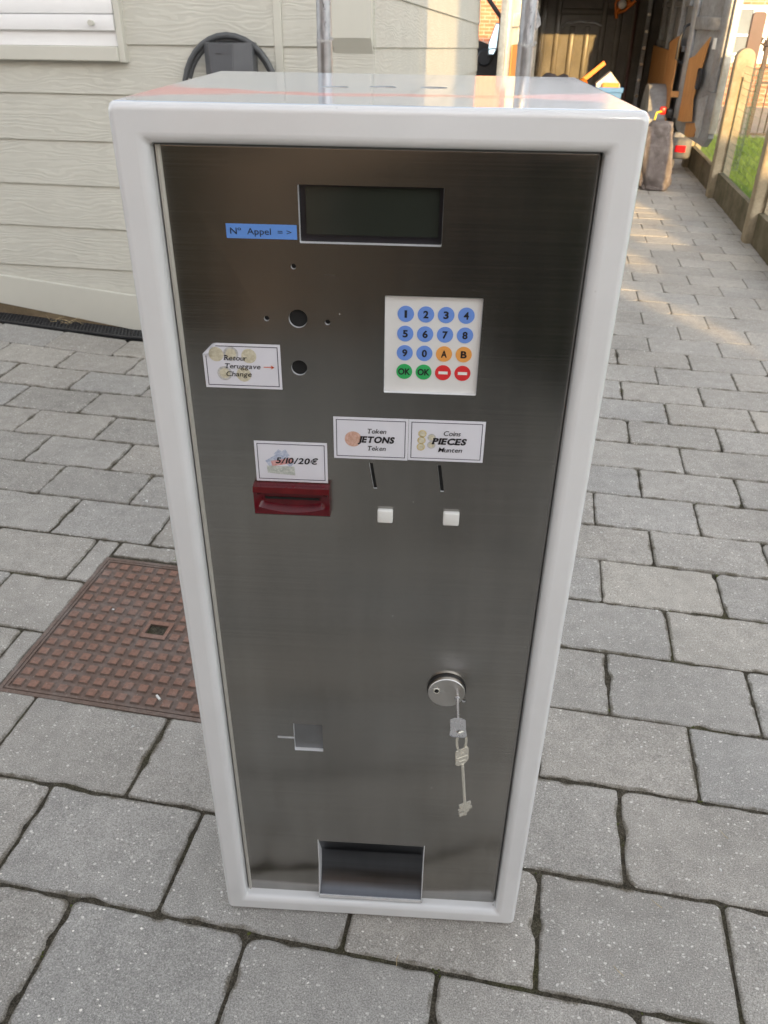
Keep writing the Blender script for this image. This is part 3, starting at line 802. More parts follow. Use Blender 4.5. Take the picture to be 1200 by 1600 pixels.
bm.faces.new(RV[-1][::-1])
bmesh.ops.recalc_face_normals(bm, faces=bm.faces)
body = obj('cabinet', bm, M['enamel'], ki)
cuts = []
for hx, hy in ((-0.058, 0.202), (-0.005, 0.2146), (0.053, 0.219)):
    c = bmesh.new(); cyl(c, (hx, hy, H - 0.02), (0, 0, 1), 0.0155, 0.05, 32); cuts.append(obj('c', c, M['void']))
# hollow so that the lid holes open into darkness
c = bmesh.new(); box(c, -0.12, 0.12, 0.12, 0.30, H - 0.10, H - 0.0022); cuts.insert(0, obj('c', c, M['void']))
boolean(body, cuts)
for p in body.data.polygons: p.use_smooth = True
body.data.set_sharp_from_angle(angle=RAD(35))
wn = body.modifiers.new('wn', 'WEIGHTED_NORMAL'); wn.keep_sharp = True; wn.weight = 90
bm = bmesh.new(); box(bm, -0.119, 0.119, 0.121, 0.299, H - 0.099, H - 0.06); obj('lid_cavity', bm, M['void'], ki)

bm = bmesh.new(); box(bm, -0.236, 0.236, 0.014, D - 0.014, 0.0, 0.0034); obj('contact_shadow_slab', bm, M['rubber'], ki)  # black slab under the lifted cabinet stands in for its contact shadow
# stainless panel with its cut-outs
PY = 0.0185; PT = 0.0025
bm = bmesh.new()
px0, px1, pz0, pz1 = -0.2138, 0.2138, 0.0365, 1.2338
rings = []
rr_ = 0.0022
for k in range(0, 6):
    a = RAD(90 * k / 5); dep = rr_ * (1 - cos(a))
    rings.append([(x, PY + dep, z) for x, z in rrect(px0 + rr_ - rr_ * sin(a), px1 - rr_ + rr_ * sin(a), pz0 + rr_ - rr_ * sin(a), pz1 - rr_ + rr_ * sin(a), 0.0010 + 0.002 * sin(a), 3)])
rings.append([(x, PY + 0.012, z) for x, z in rrect(px0, px1, pz0, pz1, 0.003, 3)])
inn = []
RV = loops(bm, rings[::-1], close_first=True, close_last=True)
bmesh.ops.recalc_face_normals(bm, faces=bm.faces)
panel = obj('front_panel', bm, [M['steel'], M['edge']], ki)
cuts = []
def cut(fn):
    c = bmesh.new(); fn(c); cuts.append(obj('c', c, M['edge']))
cut(lambda c: bbox(c, -0.0765, 0.0672, PY - .02, PY + .0100, 1.1432, 1.1992, 0.0008, 1))
cut(lambda c: bbox(c, 0.0110, 0.1136, PY - .02, PY + .0095, 0.9827, 1.0920, 0.0008, 1))
for hx, hz, hr in ((-0.0841, 1.1193, 0.0027), (-0.0818, 1.0642, 0.0100), (-0.1157, 1.0634, 0.0029), (-0.0502, 1.0612, 0.0029), (-0.0829, 1.0085, 0.0088), (0.1310, 0.5145, 0.0028)):
    cut(lambda c: cyl(c, (hx, PY - .02, hz), (0, 1, 0), hr, 0.0450, 36))
def slot_poly(c, xa, za, xb, zb, w):
    prism(c, [(xb - w, zb), (xb + w, zb), (xa + w, za), (xa - w, za)], 'y', PY - .02, PY + .02)
cut(lambda c: slot_poly(c, -0.0030, 0.8925, 0.0025, 0.8580, 0.0021))
cut(lambda c: slot_poly(c, 0.0775, 0.8930, 0.0826, 0.8572, 0.0021))
cut(lambda c: box(c, -0.1163, -0.0733, PY - .02, PY + .0090, 0.3945, 0.4510))
cut(lambda c: box(c, -0.1410, -0.1160, PY - .02, PY + .0050, 0.4195, 0.4236))
cut(lambda c: box(c, -0.0885, 0.0885, PY - .02, PY + .02, 0.0420, 0.1800))
boolean(panel, cuts)
me = panel.data; 
for p in me.polygons: p.use_smooth = False
for p in me.polygons:
    nrm = p.normal; c = p.center
    inside = (px0 + 0.012 < c.x < px1 - 0.012) and (pz0 + 0.003 < c.z < pz1 - 0.012)
    p.material_index = 1 if (inside and abs(nrm.y) < 0.5) else 0
    if not inside and nrm.y > -0.98: p.use_smooth = True
if len(me.materials) < 2:
    me.materials.clear(); me.materials.append(M['steel']); me.materials.append(M['edge'])
me.set_sharp_from_angle(angle=RAD(40))
# folded left edge of the door panel, white frame's reflection put into its pale colour
bm = bmesh.new(); prism(bm, [(-0.2138, PY + 0.010), (-0.2138, PY + 0.0005), (-0.2130, PY - 0.0022), (-0.2105, PY - 0.0024), (-0.2082, PY - 0.0002), (-0.2082, PY + 0.010)], 'z', 0.0370, 1.2332)
obj('panel_edge_strip', bm, M['strip'], ki, 50)
# darkness behind the through holes
for hx, hz, hr in ((-0.0841, 1.1193, 0.0027), (-0.0818, 1.0642, 0.0100), (-0.1157, 1.0634, 0.0029), (-0.0502, 1.0612, 0.0029), (-0.0829, 1.0085, 0.0088), (0.1310, 0.5145, 0.0028)):
    bm = bmesh.new(); cyl(bm, (hx, PY + 0.0032, hz), (0, 1, 0), hr - 0.0002, 0.008, 36); obj('hole_backing', bm, M['void'], ki)
for xa, za, xb, zb in ((-0.0030, 0.8925, 0.0025, 0.8580), (0.0775, 0.8930, 0.0826, 0.8572)):
    w = 0.0019; bm = bmesh.new(); prism(bm, [(xb - w, zb + .0002), (xb + w, zb + .0002), (xa + w, za - .0002), (xa - w, za - .0002)], 'y', PY + .0022, PY + .011); obj('coin_slot', bm, M['void'], ki)

# display
di = obj('display', (lambda b: (box(b, -0.0763, 0.0670, PY + 0.0082, PY + 0.0098, 1.1434, 1.1990), b)[1])(bmesh.new()), M['lcdframe'], ki)
bm = bmesh.new(); box(bm, -0.0700, 0.0635, PY + 0.0076, PY + 0.0081, 1.1505, 1.1965); obj('screen', bm, M['lcd'], di)
# keypad
kp = obj('keypad', (lambda b: (box(b, 0.0112, 0.1134, PY + 0.0050, PY + 0.0093, 0.9829, 1.0918), b)[1])(bmesh.new()), M['membrane'], ki)
keys = ['1', '2', '3', '4', '5', '6', '7', '8', '9', '0', 'A', 'B', 'OK', 'OK', '-', '-']
for q, s in enumerate(keys):
    cx = 0.0331 + 0.0214 * (q % 4); cz = 1.0716 - 0.02167 * (q // 4)
    mt = M['keyblue'] if q < 10 else M['keyorange'] if q < 12 else M['keygreen'] if q < 14 else M['keyred']
    bm = bmesh.new(); cyl(bm, (cx, PY + 0.0049, cz), (0, -1, 0), 0.0088, 0.0005, 40)
    kk = obj('key_button', bm, mt, kp)
    if s == '-':
        bm = bmesh.new(); quad(bm, cx - 0.0051, cx + 0.0051, cz - 0.0017, cz + 0.0017, PY + 0.0042); obj('bar_symbol', bm, M['whiteplastic'], kk)
    else:
        w = 0.0135 if s == 'OK' else 0.0027 if s == '1' else 0.0066 if s in 'AB' else 0.0056
        text('symbol', s, cx, cz, w, 0.0074 if s != 'OK' else 0.0068, PY + 0.0042, M['ink'], kk, offset=0.035)
# blue tape
bm = bmesh.new(); box(bm, -0.1511, -0.0790, PY - 0.0003, PY - 0.00002, 1.1465, 1.1608); bl = obj('blue_sticker', bm, M['bluelabel'], ki)
text('lettering', 'Nº  Appel', -0.1262, 1.1538, 0.0415, 0.0062, PY - 0.0006, M['ink'], bl)
text('lettering', '= >', -0.0915, 1.1535, 0.0140, 0.0052, PY - 0.0006, M['ink'], bl)

def sticker(label, x0, x1, z0, z1, curl=False):
    bm = bmesh.new()
    if not curl:
        box(bm, x0, x1, PY - 0.0003, PY - 0.00002, z0, z1)
    else:
        # grid sheet whose top left corner lifts off
        nx, nz = 28, 18
        g = [[None] * (nz + 1) for _ in range(nx + 1)]
        for i in range(nx + 1):
            for j in range(nz + 1):
                x = x0 + (x1 - x0) * i / nx; z = z0 + (z1 - z0) * j / nz
                dd = (0.0165 - ((x - x0) + (z1 - z)))
                y = PY - 0.0003
                if dd > 0:
                    th = dd / 0.0050; rr2 = 0.0050; s_ = rr2 * sin(min(th, 2.2)); lift = rr2 * (1 - cos(min(th, 2.2)))
                    mv = (dd - s_) * 0.7071; x += mv; z -= mv; y -= lift
                g[i][j] = bm.verts.new((x, y, z))
        for i in range(nx):
            for j in range(nz): bm.faces.new((g[i][j], g[i + 1][j], g[i + 1][j + 1], g[i][j + 1]))
    o = obj('sticker', bm, M['paper'], ki, 60 if curl else None); o['label'] = label
    return o
Y1_, Y2_, Y3_ = PY - 0.00050, PY - 0.00065, PY - 0.00085
def border(o, x0, x1, z0, z1, ins=0.0030, t=0.0008):
    obj('border', frame_bm(x0 + ins, x1 - ins, z0 + ins, z1 - ins, t, Y1_), M['frameink'], o)
def coin(o, cx, cz, r_, mt, rim=None, y=None):
    bm = bmesh.new(); disc(bm, cx, cz, r_, Y1_ if y is None else y, 28)
    c = obj('coin_print', bm, mt, o)
    if rim:
        bm = bmesh.new(); disc(bm, cx, cz, r_ * 0.72, Y1_ - 0.00006, 24); obj('coin_centre', bm, rim, c)
    return c
s = sticker('white token sticker reading Token JETONS Teken', -0.0464, 0.0398, 0.8978, 0.9511); border(s, -0.0464, 0.0398, 0.8978, 0.9511)
coin(s, -0.0238, 0.9235, 0.0098, M['coppercoin'])
text('lettering', 'Token', 0.0038, 0.9345, 0.0215, 0.0058, Y3_, M['ink'], s, True, 0.20, 0.006)
text('lettering', 'JETONS', 0.0030, 0.9236, 0.0430, 0.0074, Y3_, M['ink'], s, True, 0.22, 0.045)
text('lettering', 'Teken', 0.0038, 0.9125, 0.0210, 0.0058, Y3_, M['ink'], s, True, 0.20, 0.006)
s = sticker('white coin sticker reading Coins PIECES Munten', 0.0402, 0.1275, 0.8986, 0.9511); border(s, 0.0402, 0.1275, 0.8986, 0.9511)
for cx, cz, mt, rm in ((0.0560, 0.9335, 'goldcoin', 'palecoin'), (0.0553, 0.9250, 'goldcoin', 'palecoin'), (0.0548, 0.9165, 'goldcoin', 'palecoin'), (0.0668, 0.9290, 'silvercoin', 'palecoin'), (0.0668, 0.9195, 'silvercoin', 'palecoin')):
    coin(s, cx, cz, 0.0048, M[mt], M[rm])
text('lettering', 'Coins', 0.0902, 0.9350, 0.0195, 0.0058, Y3_, M['ink'], s, True, 0.20, 0.006)
text('lettering', 'PIECES', 0.0872, 0.9247, 0.0405, 0.0074, Y3_, M['ink'], s, True, 0.22, 0.045)
text('lettering', 'Munten', 0.0888, 0.9138, 0.0280, 0.0058, Y3_, M['ink'], s, True, 0.20, 0.006)
s = sticker('white banknote sticker reading 5/10/20€', -0.1405, -0.0545, 0.8630, 0.9165); border(s, -0.1405, -0.0545, 0.8630, 0.9165)
def note(pts, mt, dy):
    bm = bmesh.new(); bm.faces.new([bm.verts.new((x, Y1_ - dy, z)) for x, z in pts]); return obj('banknote_print', bm, mt, s)
note([(-0.1285, 0.8905), (-0.1040, 0.9065), (-0.0990, 0.8985), (-0.1235, 0.8825)], M['noteblue'], 0.00000)
note([(-0.1180, 0.9000), (-0.1120, 0.9065), (-0.0930, 0.8900), (-0.0990, 0.8830)], M['noteblue'], 0.00004)
note([(-0.1220, 0.8905), (-0.0960, 0.8960), (-0.0945, 0.8890), (-0.1205, 0.8835)], M['notered'], 0.00007)
note([(-0.1270, 0.8840), (-0.0940, 0.8840), (-0.0935, 0.8720), (-0.1265, 0.8745)], M['notegrey'], 0.00010)
text('lettering', '5/10/20€', -0.0907, 0.8918, 0.0510, 0.0074, Y3_, M['ink'], s, True, 0.22, 0.026)
s = sticker('white change sticker reading Retour Teruggave Change with a curled corner', -0.1895, -0.1030, 0.9820, 1.0345, True)
o = frame_bm(-0.1865, -0.1060, 0.9850, 1.0315, 0.0008, Y1_)
bmesh.ops.delete(o, geom=[f_ for f_ in o.faces], context='FACES_ONLY')
bmesh.ops.delete(o, geom=list(o.verts), context='VERTS')
bx0, bx1, bz0, bz1, bt = -0.1865, -0.1060, 0.9850, 1.0315, 0.0008
quad(o, bx0, bx1, bz0, bz0 + bt, Y1_); quad(o, bx1 - bt, bx1, bz0 + bt, bz1 - bt, Y1_); quad(o, bx0 + 0.012, bx1, bz1 - bt, bz1, Y1_); quad(o, bx0, bx0 + bt, bz0 + bt, bz1 - 0.012, Y1_)
obj('border', o, M['frameink'], s)
for cx, cz, mt, rm in ((-0.1745, 1.0215, 'palecoin', 'palecoin'), (-0.1580, 1.0225, 'silvercoin', 'palecoin'), (-0.1382, 1.0205, 'palecoin', 'palecoin'), (-0.1668, 0.9995, 'silvercoin', 'palecoin'), (-0.1455, 0.9985, 'palecoin', 'palecoin')):
    coin(s, cx, cz, 0.0083, M[mt], M[rm])
text('lettering', 'Retour', -0.1535, 1.0180, 0.0262, 0.0057, Y3_, M['ink'], s, True, 0.20, 0.006)
text('lettering', 'Teruggave', -0.1458, 1.0085, 0.0395, 0.0056, Y3_, M['ink'], s, True, 0.20, 0.006)
text('lettering', 'Change', -0.1508, 0.9992, 0.0285, 0.0056, Y3_, M['ink'], s, True, 0.20, 0.006)
bm = bmesh.new(); quad(bm, -0.1225, -0.1115, 1.0078, 1.0086, Y3_)
bm.faces.new([bm.verts.new(p) for p in ((-0.1105, Y3_, 1.0082), (-0.1145, Y3_, 1.0105), (-0.1135, Y3_, 1.0082), (-0.1145, Y3_, 1.0059))])
obj('arrow', bm, M['orangeink'], s)

# red bill slot bezel
bs = obj('banknote_slot', (lambda b: b)(bmesh.new()), M['red'], ki)
bm = bmesh.new()
zx0, zx1 = -0.1438, -0.0520; zt, zb = 0.8605, 0.8200; fy = PY - 0.0110
n_ = 24; top_o = []; 
def mouth(t):           # lower edge of the scooped mouth bows down in the middle
    return 0.8345 - 0.0085 * (1 - (2 * t - 1) ** 2)
prof = []
for i in range(n_ + 1):
    t_ = i / n_; x = zx0 + (zx1 - zx0) * t_; mb_ = mouth(t_) if 0.06 < t_ < 0.94 else 0.834
    inn_ = 0.0075 * min(1, min(t_, 1 - t_) / 0.12)
    prof.append([(x, PY, zb), (x, fy + 0.003, zb), (x, fy, zb + 0.003), (x, fy, mb_), (x, fy + inn_, mb_ + 0.006), (x, fy + inn_, zt - 0.0125), (x, fy, zt - 0.0075), (x, fy - 0.003, zt - 0.0065), (x, fy - 0.001, zt), (x, PY, zt + 0.001)])
VV = [[bm.verts.new(p) for p in row] for row in prof]
for A, B in zip(VV[:-1], VV[1:]):
    for k in range(9): bm.faces.new((A[k], B[k], B[k + 1], A[k + 1]))
bm.faces.new(VV[0]); bm.faces.new(VV[-1][::-1])
bmesh.ops.recalc_face_normals(bm, faces=bm.faces)
me = bpy.data.meshes.new('banknote_slot'); bm.to_mesh(me); bm.free(); me.materials.append(M['red']); bs.data = me
for p in me.polygons: p.use_smooth = True
me.set_sharp_from_angle(angle=RAD(35))
bm = bmesh.new(); box(bm, -0.131, -0.065, fy + 0.0066, fy + 0.0072, 0.8405, 0.8435); obj('slot_opening', bm, M['void'], bs)

# push buttons
for x0, x1 in ((0.0055, 0.0242), (0.0855, 0.1050)):
    bm = bmesh.new(); bbox(bm, x0, x1, PY - 0.006, PY + 0.001, 0.8125, 0.8305, 0.0018, 3); obj('push_button', bm, M['whiteplastic'], ki, 40)

# lock
lk = (0.1050, 0.5370)
bm = bmesh.new()
rg_ = []
for rad, y in ((0.0272, PY), (0.0272, PY - 0.0025)):
    rg_.append([(lk[0] + rad * cos(2 * pi * k / 56), y, lk[1] + rad * sin(2 * pi * k / 56)) for k in range(56)])
loops(bm, rg_, True, True); bmesh.ops.recalc_face_normals(bm, faces=bm.faces)
lo_ = obj('lock', bm, M['blackplastic'], ki, 40)
bm = bmesh.new(); rg_ = []
for rad, y in ((0.0258, PY - 0.0025), (0.0258, PY - 0.0085), (0.0250, PY - 0.0095), (0.0015, PY - 0.0096)):
    rg_.append([(lk[0] + rad * cos(2 * pi * k / 64), y, lk[1] + rad * sin(2 * pi * k / 64)) for k in range(64)])
loops(bm, rg_, True, True); bmesh.ops.recalc_face_normals(bm, faces=bm.faces)
NL = NT('radial_turned_steel'); tg = NL.n('TexCoord'); mp = NL.n('Mapping'); mp.inputs['Location'].default_value = (-lk[0], 0, -lk[1]); NL.l(tg.outputs['Object'], mp.inputs[0])
sx_ = NL.n('SeparateXYZ'); NL.l(mp.outputs[0], sx_.inputs[0])
rad_ = NL.math('SQRT', NL.math('ADD', NL.math('MULTIPLY', sx_.outputs[0], sx_.outputs[0]), NL.math('MULTIPLY', sx_.outputs[2], sx_.outputs[2])))
tng = NL.n('Tangent'); tng.direction_type = 'RADIAL'; tng.axis = 'Y'
cbx = NL.n('CombineXYZ'); NL.l(rad_, cbx.inputs[0])
gr = NL.noise(cbx.outputs[0], 2600, 3)
ng = NL.math('MULTIPLY', sx_.outputs[0], -1.0)
tv = NL.n('CombineXYZ'); NL.l(sx_.outputs[2], tv.inputs[0]); NL.l(ng, tv.inputs[2])
nv = NL.n('VectorMath'); nv.operation = 'NORMALIZE'; NL.l(tv.outputs[0], nv.inputs[0])
NL.set(Base_Color=(0.62, 0.60, 0.57), Metallic=1.0, Roughness=0.3, Anisotropic=0.85, Tangent=nv.outputs[0], Normal=NL.bump(gr, 0.05, 0.0004))
lf = obj('lock_face', bm, NL.m, lo_, 30)
bm = bmesh.new(); cyl(bm, (lk[0] - 0.0142, PY - 0.0094, lk[1] + 0.0040), (0, -1, 0), 0.0052, 0.0012, 24, 0.0046); obj('lock_screw', bm, M['bright'], lo_, 40)
bm = bmesh.new(); cyl(bm, (lk[0] - 0.0142, PY - 0.0100, lk[1] + 0.0042), (0, -1, 0), 0.0030, 0.0009, 20); obj('screw_socket', bm, M['void'], lo_)

# return window below: plate set behind the square opening
bm = bmesh.new(); box(bm, -0.1161, -0.0735, PY + 0.0060, PY + 0.0088, 0.3947, 0.4508); obj('return_flap', bm, M['flap'], ki)

# coin tray
bm = bmesh.new(); P_ = []
prof = [(PY + 0.001, 0.1805), (PY + 0.010, 0.160), (PY + 0.019, 0.140), (PY + 0.029, 0.118), (PY + 0.0292, 0.1165), (PY + 0.028, 0.100), (PY + 0.022, 0.080), (PY + 0.010, 0.062), (PY - 0.002, 0.052), (PY - 0.012, 0.0478)]
n_ = 2
VV = [[bm.verts.new((x, y, z)) for y, z in prof] for x in (-0.0872, 0.0872)]
for k in range(len(prof) - 1): bm.faces.new((VV[0][k], VV[1][k], VV[1][k + 1], VV[0][k + 1]))
tr = obj('coin_tray', bm, M['traymetal'], ki, 25)
bm = bmesh.new()
for x0, x1 in ((-0.0884, -0.0873), (0.0873, 0.0884)):
    prism(bm, [(PY + 0.034, 0.182), (PY - 0.0012, 0.182), (PY - 0.0012, 0.118), (PY - 0.0125, 0.060), (PY - 0.0125, 0.0455), (PY + 0.034, 0.0455)], 'x', x0, x1)
box(bm, -0.0872, 0.0872, PY - 0.0132, PY - 0.0113, 0.0450, 0.0512)
obj('tray_rim', bm, M['edge'], tr)
bm = bmesh.new(); box(bm, -0.0886, 0.0886, PY - 0.0112, PY + 0.016, 0.0425, 0.0448); obj('tray_underside', bm, M['blackplastic'], tr)

# ------------------------------------------------------------------ keys hanging from the lock
kz = 0.5285; kx = 0.1205
kt = thing('key_bunch', 'two nickel plated keys on a wire ring, one stuck in the round lock', 'keys', (kx, PY - 0.0098, kz))
KO = (kx, PY - 0.0098, kz)
def kpart(name, bm, mt, parent, smooth=40): return obj(name, bm, mt, parent, smooth, KO)
bm = bmesh.new(); tube(bm, [(kx, PY - 0.0095, kz), (kx, -0.030, kz)], 0.0023, 14); 
tube(bm, [(kx, PY - 0.0096, kz), (kx, PY - 0.0120, kz)], [0.0042, 0.0036], 16)
bow = [(-0.0105, -0.0005), (-0.0105, -0.0185), (-0.0118, -0.0280), (-0.0080, -0.0305), (0.0082, -0.0310), (0.0112, -0.0275), (0.0104, -0.0185), (0.0104, -0.0005), (0.0045, 0.0030), (-0.0045, 0.0030)]
t = bmesh.new(); prism(t, [(kx + a, -0.0315 + b) for a, b in bow], 'z', kz - 0.0011, kz + 0.0011)
bmesh.ops.bevel(t, geom=list(t.edges), offset=0.0005, segments=2, affect='EDGES'); mm_ = bpy.data.meshes.new('t'); t.to_mesh(mm_); t.free(); bm.from_mesh(mm_)
k1 = kpart('key', bm, M['greykey'], kt)
c = bmesh.new(); cyl(c, (kx + 0.0005, -0.0535, kz - 0.02), (0, 0, 1), 0.0032, 0.04, 24); co = obj('c', c, M['bright']); co.location = KO; bmesh.ops
co.data.transform(Matrix.Translation(-Vector(KO)))
co.matrix_world = Matrix.Translation(KO)
bpy.context.view_layer.update()
boolean(k1, [co])
for p in k1.data.polygons: p.use_smooth = False
# ring
bm = bmesh.new()
rc = Vector((kx + 0.0045, -0.0545, kz - 0.0165)); ra = 0.0190
for dx in (0.0, 0.0016):
    pts = []
    for k in range(36):
        a = 2 * pi * k / 36
        pts.append(rc + Vector((dx + 0.0085 * cos(a) * 0.75 + 0.002 * sin(a) * -1, 0.0045 * cos(a), ra * sin(a))))
    tube(bm, pts, 0.0011, 8, closed=True)
kpart('key_ring', bm, M['bright'], kt, 60)
# hanging key
bm = bmesh.new()
hx, hy, hz = kx + 0.0065, -0.0555, kz - 0.0335
bow = [(-0.0098, 0.0), (-0.0080, 0.0030), (0.0085, 0.0050), (0.0105, 0.0025), (0.0098, -0.0200), (0.0035, -0.0265), (-0.0060, -0.0265), (-0.0098, -0.0230)]
t = bmesh.new(); prism(t, bow, 'y', -0.0011, 0.0011)
bmesh.ops.bevel(t, geom=list(t.edges), offset=0.0005, segments=2, affect='EDGES')
for (zz, w_) in ((-0.0115, 0.0075), (-0.0185, 0.0045)):
    box(t, -w_, w_, -0.0016, -0.0011, zz - 0.0005, zz + 0.0005)
cyl(t, (0.001, -0.0011, -0.0060), (0, -1, 0), 0.0030, 0.0003, 16)
tube(t, [(0.0005, 0, -0.0255), (0.0025, 0, -0.1330)], 0.0023, 12)
# double bit with notches
for sgn in (-1, 1):
    for q, (dz, ln) in enumerate(((0.0, 0.0095), (0.0048, 0.0060), (0.0096, 0.0105), (0.0144, 0.0072), (0.0192, 0.0092))):
        if (q + (sgn > 0)) % 5 == 1: continue
        x0, x1 = (0.0022 - ln, 0.0022) if sgn < 0 else (0.0022, 0.0022 + ln)
        box(t, x0, x1, -0.0012, 0.0012, -0.1325 + dz, -0.1325 + dz + 0.0046)
t.transform(Matrix.Translation((hx, hy, hz)) @ Matrix.Rotation(RAD(-5.0), 4, 'Y') @ Matrix.Rotation(RAD(24), 4, 'Z'))
mm_ = bpy.data.meshes.new('t'); t.to_mesh(mm_); t.free(); bm.from_mesh(mm_)
kpart('key', bm, M['bright'], kt, 40)

# ------------------------------------------------------------------ two steel poles behind the kiosk
def pole(e, n, label, lean=0.0):
    p = sthing('metal_pole', label, 'pole', e, n, 0, 'two galvanised poles behind the kiosk')
    bm = bmesh.new(); cyl(bm, (e, n, 0.0), (0, 0, 1), 0.0243, 1.262, 28); spart('lower_tube', bm, M['tubebase'], p, 40)
    bm = bmesh.new()
    rings = []
    rg2 = random.Random(int(e * 1000))
    for k in range(60):
        z = 1.2625 + k * 0.018
        rings.append([(e + (0.0236 + 0.0007 * noise.noise((a * 1.3, z * 20, e))) * cos(2 * pi * a / 24), n + (0.0236 + 0.0007 * noise.noise((a * 1.7, z * 21, e))) * sin(2 * pi * a / 24), z) for a in range(24)])
    loops(bm, rings, True, True); bmesh.ops.recalc_face_normals(bm, faces=bm.faces)
    spart('galvanised_tube', bm, M['galv'], p, 60)
    bm = bmesh.new()
    for a in range(40):
        th = 2 * pi * a / 40; h0 = rg2.uniform(-0.009, 0.003); h1 = rg2.uniform(0.000, 0.007); r_ = 0.0252 + rg2.uniform(0, 0.0022)
        th2 = th + 2 * pi / 40
        vs = [bm.verts.new((e + r_ * cos(q), n + r_ * sin(q), 1.262 + z)) for q, z in ((th, h0), (th2, h0 * 0.5), (th2, h1), (th, h1))]
        bm.faces.new(vs)
    for q in range(5):
        th = rg2.uniform(-1.0, 0.6); c = Vector((e + 0.025 * cos(th), n - 0.010, 1.262 + rg2.uniform(-0.004, 0.004)))
        vs = [bm.verts.new(c), bm.verts.new(c + Vector((rg2.uniform(0.004, 0.012), -0.004, rg2.uniform(-0.006, 0.006)))), bm.verts.new(c + Vector((rg2.uniform(-0.002, 0.004), -0.002, 0.010)))]
        bm.faces.new(vs)
    spart('torn_film', bm, M['film'], p)
    return p
pole(-0.578, 2.1, 'galvanised steel pole standing behind the kiosk in front of the clad house wall')
pl = pole(0.062, 2.1, 'galvanised steel pole standing behind the kiosk in front of the open van')
bm = bmesh.new()
vs = [bm.verts.new(p) for p in ((0.062 + .024, 2.09, 1.30), (0.062 + .041, 2.085, 1.315), (0.062 + .037, 2.08, 1.332), (0.062 + .024, 2.09, 1.36))]; bm.faces.new(vs)
spart('film_flap', bm, M['film'], pl)

# ------------------------------------------------------------------ VAN
VN = 8.3
van = sthing('cargo_van', 'dusty pale cargo van parked with both rear doors open and plywood lined hold', 'van', 0.58, VN)
IL, IR, OL, OR_, BK, ZF, ZR = -0.14, 1.38, -0.30, 1.50, 10.8, 0.33, 1.73
bm = bmesh.new()
box(bm, OL, IL - 0.003, VN + 0.02, BK + 1.6, 0.35, ZR + 0.75); box(bm, IR + 0.003, OR_, VN + 0.06, BK + 1.6, 0.30, ZR + 0.75)
box(bm, IL - 0.0025, IR + 0.0025, VN + 0.02, BK + 1.6, 0.22, ZF)
prism(bm, [(BK + 1.6, 0.3), (BK + 3.0, 0.3), (BK + 3.0, 0.95), (BK + 2.4, 1.1), (BK + 1.6, ZR + .1)], 'x', OL, OR_)
spart('body', bm, M['vanpaint'], van)
bm = bmesh.new(); box(bm, IL - 0.0025, IR + 0.0025, VN, BK + 1.6, ZR, ZR + 0.75); spart('roof', bm, M['vangrey'], van)
# bulkhead with pressed ribs
bm = bmesh.new(); box(bm, IL, IR, BK, BK + 0.03, ZF, ZR)
for x in (-0.04, 0.14, 0.32, 0.50, 0.68, 0.86, 1.04, 1.2):
    top = 1.22 if 0.2 < x < 0.6 else 1.7
    bbox(bm, x - 0.032, x + 0.032, BK - 0.028, BK + 0.01, ZF, top, 0.012)
bbox(bm, 0.15, 0.85, BK - 0.02, BK + 0.01, 1.34, 1.40, 0.01)
spart('bulkhead', bm, M['vandark'], van, 40)
bm = bmesh.new(); pts = [(0.20, BK - 0.02, 1.20), (0.24, BK - 0.05, 1.25), (0.4, BK - 0.06, 1.27), (0.58, BK - 0.06, 1.26), (0.66, BK - 0.04, 1.23)]; tube(bm, pts, 0.012, 8); spart('grab_bar', bm, M['vangrey'], van, 60)
# left inner wall, ribs
bm = bmesh.new(); box(bm, IL - 0.002, IL + 0.018, VN + 0.05, BK, ZF, ZR)
for y in (9.2, 10.2): bbox(bm, IL + 0.018, IL + 0.06, y, y + 0.12, ZF, ZR, 0.01)
spart('side_lining', bm, M['vanpaint'], van)
# right inner wall: grey metal above, plywood below, wheel arch
bm = bmesh.new(); box(bm, IR - 0.015, IR + 0.002, VN + 0.07, BK, ZF, ZR)
for y in (8.75, 9.6, 10.4): bbox(bm, IR - 0.07, IR - 0.015, y, y + 0.10, ZF, ZR, 0.01)
for z in (1.05, 1.42): bbox(bm, IR - 0.05, IR - 0.015, VN + .1, BK, z, z + 0.05, 0.008)
spart('side_frame', bm, M['vangrey'], van)
bm = bmesh.new(); prism(bm, [(8.36, 0.40), (9.10, 0.40), (9.10, 1.12), (8.36, 1.19)], 'x', IR - 0.088, IR - 0.075); box(bm, IR - 0.088, IR - 0.075, 9.12, 10.7, 0.40, 1.04); spart('plywood_lining', bm, M['ply'], van)
bm = bmesh.new()
prism(bm, [(8.40 + 0.46 - 0.46 * cos(RAD(180 * k / 16)), 0.33 + 0.42 * sin(RAD(180 * k / 16))) for k in range(17)], 'x', IR - 0.26, IR - 0.089)
spart('wheel_arch', bm, M['vangrey'], van, 40)
# rear pillar, seal, black pull loop
bm = bmesh.new(); bbox(bm, IR + 0.004, OR_ - 0.01, VN - 0.02, VN + 0.058, 0.30, ZR + 0.1, 0.012)
spart('rear_pillar', bm, M['vangrey'], van, 40)
bm = bmesh.new(); bbox(bm, OL + 0.01, IL - 0.004, VN - 0.02, VN + 0.019, 0.30, ZR + 0.1, 0.008); spart('rear_pillar', bm, M['vanpaint'], van, 40)
bm = bmesh.new(); tube(bm, [(IR + 0.01, VN - 0.03, 1.75), (IR + 0.01, VN - 0.03, 0.62), (IR + 0.005, VN - 0.04, 0.47), (IR - 0.05, VN - 0.05, 0.36), (IR - 0.15, VN - 0.05, 0.33)], 0.036, 10)
tube(bm, [(IR + 0.07, VN - 0.03, 1.75), (IR + 0.07, VN - 0.03, 0.50), (IR + 0.03, VN - 0.05, 0.38)], 0.026, 10)
spart('door_seal', bm, M['rubber'], van, 60)
